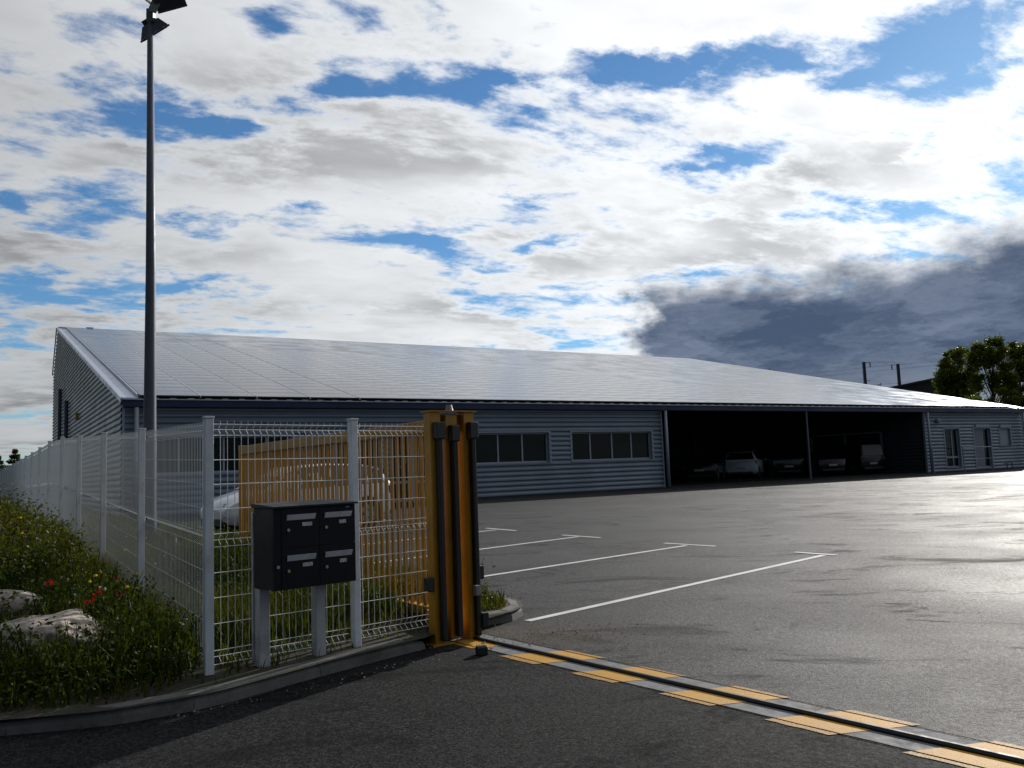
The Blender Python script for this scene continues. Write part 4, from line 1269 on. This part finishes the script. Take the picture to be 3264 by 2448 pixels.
# rocks
def rock(name, label, c, s, seed, rz):
    import bmesh
    bm = bmesh.new(); bmesh.ops.create_icosphere(bm, subdivisions=5, radius=1.0)
    r_ = np.random.default_rng(seed)
    pl_ = [(Vector(r_.normal(size=3)).normalized(), r_.uniform(.62, .92)) for _ in range(16)]
    fr_ = [(r_.normal(size=3) * k, r_.uniform(0, 6, 3), a) for k, a in ((1.6, .10), (3.5, .05), (7, .03), (14, .016), (26, .010), (40, .006))]
    for v in bm.verts:
        p = v.co.copy()
        for nrm, d in pl_:
            e = p.dot(nrm) - d
            if e > 0:
                p -= nrm * e * .85
        f = 0
        for k, ph_, a in fr_:
            f += a * math.sin(k[0] * p.x + ph_[0] + 1.5 * math.sin(k[1] * p.y + ph_[1])) * math.cos(k[2] * p.z + ph_[2] + k[1] * p.x * .7)
        p *= 1 + f
        v.co = Vector((p.x * s[0], p.y * s[1], p.z * s[2]))
    me = bpy.data.meshes.new(name); bm.to_mesh(me); bm.free()
    me.materials.append(M['rock'])
    me.polygons.foreach_set('use_smooth', [True] * len(me.polygons))
    o = bpy.data.objects.new(name, me); COL.objects.link(o)
    o.location = c; o.rotation_euler = (0, 0, rz)
    return tag(o, label, 'rock', 'limestone rocks on the bank')


rock('boulder', 'large pale limestone rock half sunk in weeds by the kerb', (-3.50, 6.25, .27), (.52, .36, .31), 4, .35)
rock('boulder', 'smaller pale limestone rock lying behind the large one', (-4.55, 7.60, float(verge_z(-4.55, 7.6)) + .07), (.32, .25, .15), 9, .2)


def flower(name, label, x, y, z, mt, r, petals, cat='flower', group=None):
    z0 = float(verge_z(x, y))
    o = empty(name, (x, y, z0)); tag(o, label, cat, group)
    h = z - z0
    lx = random.uniform(-.05, .05)
    MB().tube([(lx, 0, -.02), (lx * .4, 0, h * .6), (0, 0, h)], .0035, 4).obj('stem', M['grass'], o)
    mb = MB()
    tilt = random.uniform(.2, .7)
    for k in range(petals):
        a = 2 * math.pi * k / petals + random.uniform(-.2, .2)
        ca, sa = math.cos(a), math.sin(a); w = r * .62
        pts = []
        for f, sd, zq in ((0, 0, 0), (.55, 1, .18), (1.0, .65, .42), (1.08, 0, .46), (1.0, -.65, .42), (.55, -1, .18)):
            px, py, pz = ca * r * f - sa * w * sd, sa * r * f + ca * w * sd, r * zq
            pts.append((px, py * math.cos(tilt) - pz * math.sin(tilt), h + py * math.sin(tilt) + pz * math.cos(tilt)))
        mb.add(pts, [tuple(range(6))])
    mb.obj('petals', mt, o)
    MB().box((0, -.006, h + .012), (.016, .016, .014)).obj('flower_centre', M['plastic'] if petals == 4 else mt, o)
    return o


PG = 'red poppies on the bank'
for i, (x, y, z, r, lb) in enumerate([(-4.07, 7.5, .60, .050, 'red poppy standing alone above the smaller rock'),
                                     (-3.33, 6.72, .53, .055, 'large upright red poppy just above the big rock'),
                                     (-3.38, 6.95, .56, .052, 'red poppy leaning over beside the large upright one'),
                                     (-3.25, 7.05, .55, .036, 'small orange-red poppy near the second fence post'),
                                     (-3.48, 7.5, .62, .036, 'dark red half-hidden poppy in the grass beside the fence wire'),
                                     (-3.45, 7.1, .58, .028, 'tiny dark red poppy bud in the grass between larger poppies')]):
    flower('poppy', lb, x, y, z, M['poppy'], r * .74, 4, group=PG)
for (x, y, z) in ((-3.19, 7.25, .68), (-3.17, 7.0, .60), (-3.62, 7.4, .66), (-3.72, 7.5, .60), (-4.95, 8.6, .98), (-5.2, 9.0, 1.12)):
    flower('yellow_flower', 'small yellow wildflower on a thin stem in the long grass', x, y, z, M['yellow_petal'], .019, 5, group='yellow wildflowers on the bank')


def tree(name, label, base, H, crowns, nclump, nleaf, lsize, mt, trunk_r, group=None, lean=(0, 0), seed=0, bare=.3):
    r_ = np.random.default_rng(seed)
    o = empty(name, base); tag(o, label, 'tree', group)
    clumps = []
    for (cx, cy, cz, rx, ry, rz), wgt in crowns:
        k = max(3, int(nclump * wgt))
        d = r_.normal(size=(k, 3)); d /= np.linalg.norm(d, axis=1)[:, None]
        d *= (r_.uniform(.12, 1.0, k) ** .45)[:, None]
        clumps.append(np.c_[cx + d[:, 0] * rx, cy + d[:, 1] * ry, cz + d[:, 2] * rz])
    cl = np.vstack(clumps)
    cr = r_.uniform(.16, .52, len(cl)) * H * .055
    idx = r_.integers(0, len(cl), nleaf)
    c = cl[idx] + r_.normal(size=(nleaf, 3)) * cr[idx][:, None] * np.array((1, 1, .8))
    np_obj('crown', leaf_quads(c, lsize, aspect=.7), quads_for(nleaf), mt, o)
    tb = MB()
    top = Vector((lean[0], lean[1], H * .86))
    tr = [Vector((0, 0, -.3)), Vector((lean[0] * .1, lean[1] * .1, H * .2)), Vector((lean[0] * .4, lean[1] * .4, H * .5)), top]
    tb.tube(tr, [trunk_r, trunk_r * .8, trunk_r * .5, trunk_r * .12], 9)
    tb.obj('trunk', M['bark'], o, smooth=True)
    lm = MB()
    for k in r_.choice(len(cl), min(len(cl), 26), replace=False):
        e = Vector(cl[k]); t = max(.12, min(.8, (e.z / H) * .62))
        s_ = Vector((lean[0] * t, lean[1] * t, H * t))
        m_ = s_.lerp(e, .5) + Vector((0, 0, H * .025))
        lm.tube([s_, m_, e], [trunk_r * .34, trunk_r * .2, trunk_r * .06], 5)
    lm.obj('limbs', M['bark'], o, smooth=True)
    return o


TG = 'broadleaf trees behind the hall'
tree('broadleaf_tree', 'dense dark green tree with rounded crown beside the far shed roof', (41.9, 80, .6), 11.6,
     [((.1, 0, 8.9, 1.75, 1.6, 2.0), .5), ((-.1, 0, 5.6, 2.1, 1.8, 3.2), .6), ((-1.3, 0, 7.4, .9, .9, 1.0), .12)], 100, 26000, .19, M['tree_leaf'], .17, TG, seed=3)
tree('broadleaf_tree', 'airy tall tree with open crown and visible dark trunk', (42.9, 76, .6), 11.4,
     [((.4, 0, 9.5, 1.6, 1.3, 1.6), .46), ((-1.1, 0, 9.5, .8, .7, .9), .18), ((.9, 0, 7.2, 1.2, 1.0, 1.6), .28), ((-.8, 0, 7.2, .8, .8, .9), .12)], 80, 16000, .19, M['tree_leaf'], .16, TG, seed=8)
tree('broadleaf_tree', 'leafy tree at the end of the hall behind the airy tree', (46.6, 78, .6), 11.0,
     [((.3, 0, 9.1, 1.6, 1.3, 1.9), .4), ((0, 0, 6.0, 2.2, 1.6, 3.0), .6)], 90, 20000, .19, M['tree_leaf'], .17, TG, seed=14)
tree('bush', 'yellow-green bush rising just above the roof edge below the shed', (37.0, 74, .6), 6.6,
     [((0, 0, 4.3, 2.2, 1.6, 2.2), 1.0)], 40, 7000, .19, M['tree_leaf2'], .10, 'bushes behind the hall', seed=21)
tree('bush', 'yellow-green bush under the airy tree behind the roof', (41.8, 73, .6), 6.6,
     [((0, 0, 4.0, 2.0, 1.6, 2.6), 1.0)], 40, 8000, .19, M['tree_leaf2'], .10, 'bushes behind the hall', seed=22)
tree('bush', 'wide yellow-green bush at the far corner of the hall roof', (44.9, 72, .6), 6.2,
     [((0, 0, 4.2, 2.2, 1.6, 2.4), 1.0)], 40, 8000, .19, M['tree_leaf2'], .10, 'bushes behind the hall', seed=23)
tree('distant_tree', 'tiny treetop showing just above the roof ridge', (36.4, 120, 0), 14.6,
     [((-.8, 0, 12.6, 2.0, 1.2, 1.5), .6), ((1.6, 0, 12.5, .7, .7, 1.7), .25)], 26, 3500, .30, M['tree_leaf'], .2, seed=31)


def conifer(label, base, H, rad, seed):
    r_ = np.random.default_rng(seed)
    o = empty('conifer', base); tag(o, label, 'tree', 'small conifers beyond the fence')
    n = 2600
    lv = r_.integers(0, 11, n); f = (lv + .5) / 11
    z = H * (.12 + .86 * f); a = r_.integers(0, 7, n) * (2 * np.pi / 7) + lv * .6 + r_.normal(0, .12, n)
    rr = rad * (1 - f) * r_.uniform(.1, 1.0, n) + .04
    c = np.c_[np.cos(a) * rr, np.sin(a) * rr, z - rr * .12 + r_.normal(0, .06, n) + rr * .25]
    np_obj('crown', leaf_quads(c, .26, aspect=.35), quads_for(n), M['conifer'], o)
    MB().tube([(0, 0, -.3), (0, 0, H * .95)], [.09, .02], 7).obj('trunk', M['bark'], o)


conifer('small dark conifer poking above the receding fence', (-35.15, 60, -.3), 4.6, 1.9, 2)
conifer('small conifer at the end of the fence behind the other one', (-36.9, 61, -.3), 4.2, 1.8, 5)

# ------------------------------------------------------------------ far shed, railway masts, hills
shed = empty('distant_shed', (58.0, 122, -.5)); tag(shed, 'distant building with dark sloping roof behind the trees', 'building')
MB().add([(-5.5, 0, 0), (9, 0, 0), (9, 0, 13.6), (-5.5, 0, 11.2), (-5.5, 16, 0), (9, 16, 0), (9, 16, 13.6), (-5.5, 16, 11.2)],
         [(0, 1, 2, 3), (7, 6, 5, 4), (0, 3, 7, 4), (1, 5, 6, 2)]).obj('wall', M['far_roof'], shed)
MB().add([(-7.2, -.5, 10.95), (9.5, -.5, 13.72), (9.5, 16.5, 13.72), (-7.2, 16.5, 10.95), (-7.2, -.5, 11.25), (9.5, -.5, 14.02), (9.5, 16.5, 14.02), (-7.2, 16.5, 11.25)],
         [(3, 2, 1, 0), (4, 5, 6, 7), (0, 1, 5, 4), (1, 2, 6, 5), (2, 3, 7, 6), (3, 0, 4, 7)]).obj('roof', M['far_roof'], shed)
emb = MB().add([(-40, 140, -.9), (160, 140, -.9), (160, 147, 6.5), (-40, 147, 6.5), (160, 158, 6.5), (-40, 158, 6.5), (160, 166, -.9), (-40, 166, -.9)],
               [(0, 1, 2, 3), (3, 2, 4, 5), (5, 4, 6, 7)]).obj('embankment', M['field'])
tag(emb, 'railway embankment behind the hall', kind='structure')
k_ = 150 / 130


def mast(label, x, zt, sgn):
    o = empty('catenary_mast', (x * k_, 150, 6.5)); tag(o, label, 'railway mast', 'railway masts above the roof')
    H = 1.43 + (zt - 1.43) * k_ - 6.5
    MB().b2(-.22, .22, -.2, .2, -.3, H).obj('column', M['steel'], o)
    MB().tube([(0, 0, H - .1), (sgn * 1.15, 0, H - .05)], .06, 6).obj('top_arm', M['steel'], o)
    MB().tube([(sgn * 1.1, 0, H - .1), (sgn * 1.1, 0, H - .95)], .13, 8).obj('insulator', M['insul'], o)
    MB().tube([(0, 0, H - 3.4), (sgn * .9, 0, H - 3.3)], .06, 6).obj('side_arm', M['steel'], o)
    MB().tube([(0, 0, H - 5.6), (sgn * 2.8, 0, H - 3.9)], .06, 6).obj('cantilever', M['steel'], o)
    MB().tube([(sgn * 2.8, 0, H - 3.9), (sgn * 2.4, 0, H - 5.2), (sgn * 4.0, 0, H - 5.4)], .05, 6).obj('registration_arm', M['steel'], o)
    return o, H


m1, H1 = mast('railway mast whose arms point towards the other mast and the shed', 54.1, 15.95, 1)
m2, H2 = mast('railway mast standing next to the dark shed roof edge', 59.3, 15.45, -1)
for i, (x, z, dz_) in enumerate(((55.3 * k_, 6.5 + H1 - .95, 5.0), (58.1 * k_, 6.5 + H2 - .95, 5.4), (57.4 * k_, 6.5 + H1 - 4.0, 4.4))):
    wv_ = MB().tube([(x - 46, 149.9 + 25, z - 2.2), (x - 20, 150 + 9, z - .5), (x, 150, z), (x + 22, 150 - 8, z + .6), (x + 50, 150 - 20, z + dz_ * .6)], .016, 4).obj('overhead_wire', M['steel'])
    tag(wv_, 'thin overhead railway wire ' + ('hung from the arm of the mast away from the shed', 'hung from the arm of the mast next to the shed', 'running lowest between the two masts')[i], 'wire', 'railway wires')
hv = []
for i in range(61):
    a = R(-75 + i * 2.5); r0 = 1500
    h = 18 + 14 * math.sin(i * .5) + 9 * math.sin(i * 1.3 + 1)
    hv += [(math.sin(a) * r0, math.cos(a) * r0, -2), (math.sin(a) * (r0 + 300), math.cos(a) * (r0 + 300), max(4, h))]
hl = MB().add(hv, [(2 * i, 2 * i + 2, 2 * i + 3, 2 * i + 1) for i in range(60)]).obj('hills', M['hill'], smooth=True)
tag(hl, 'low distant hills', kind='structure')
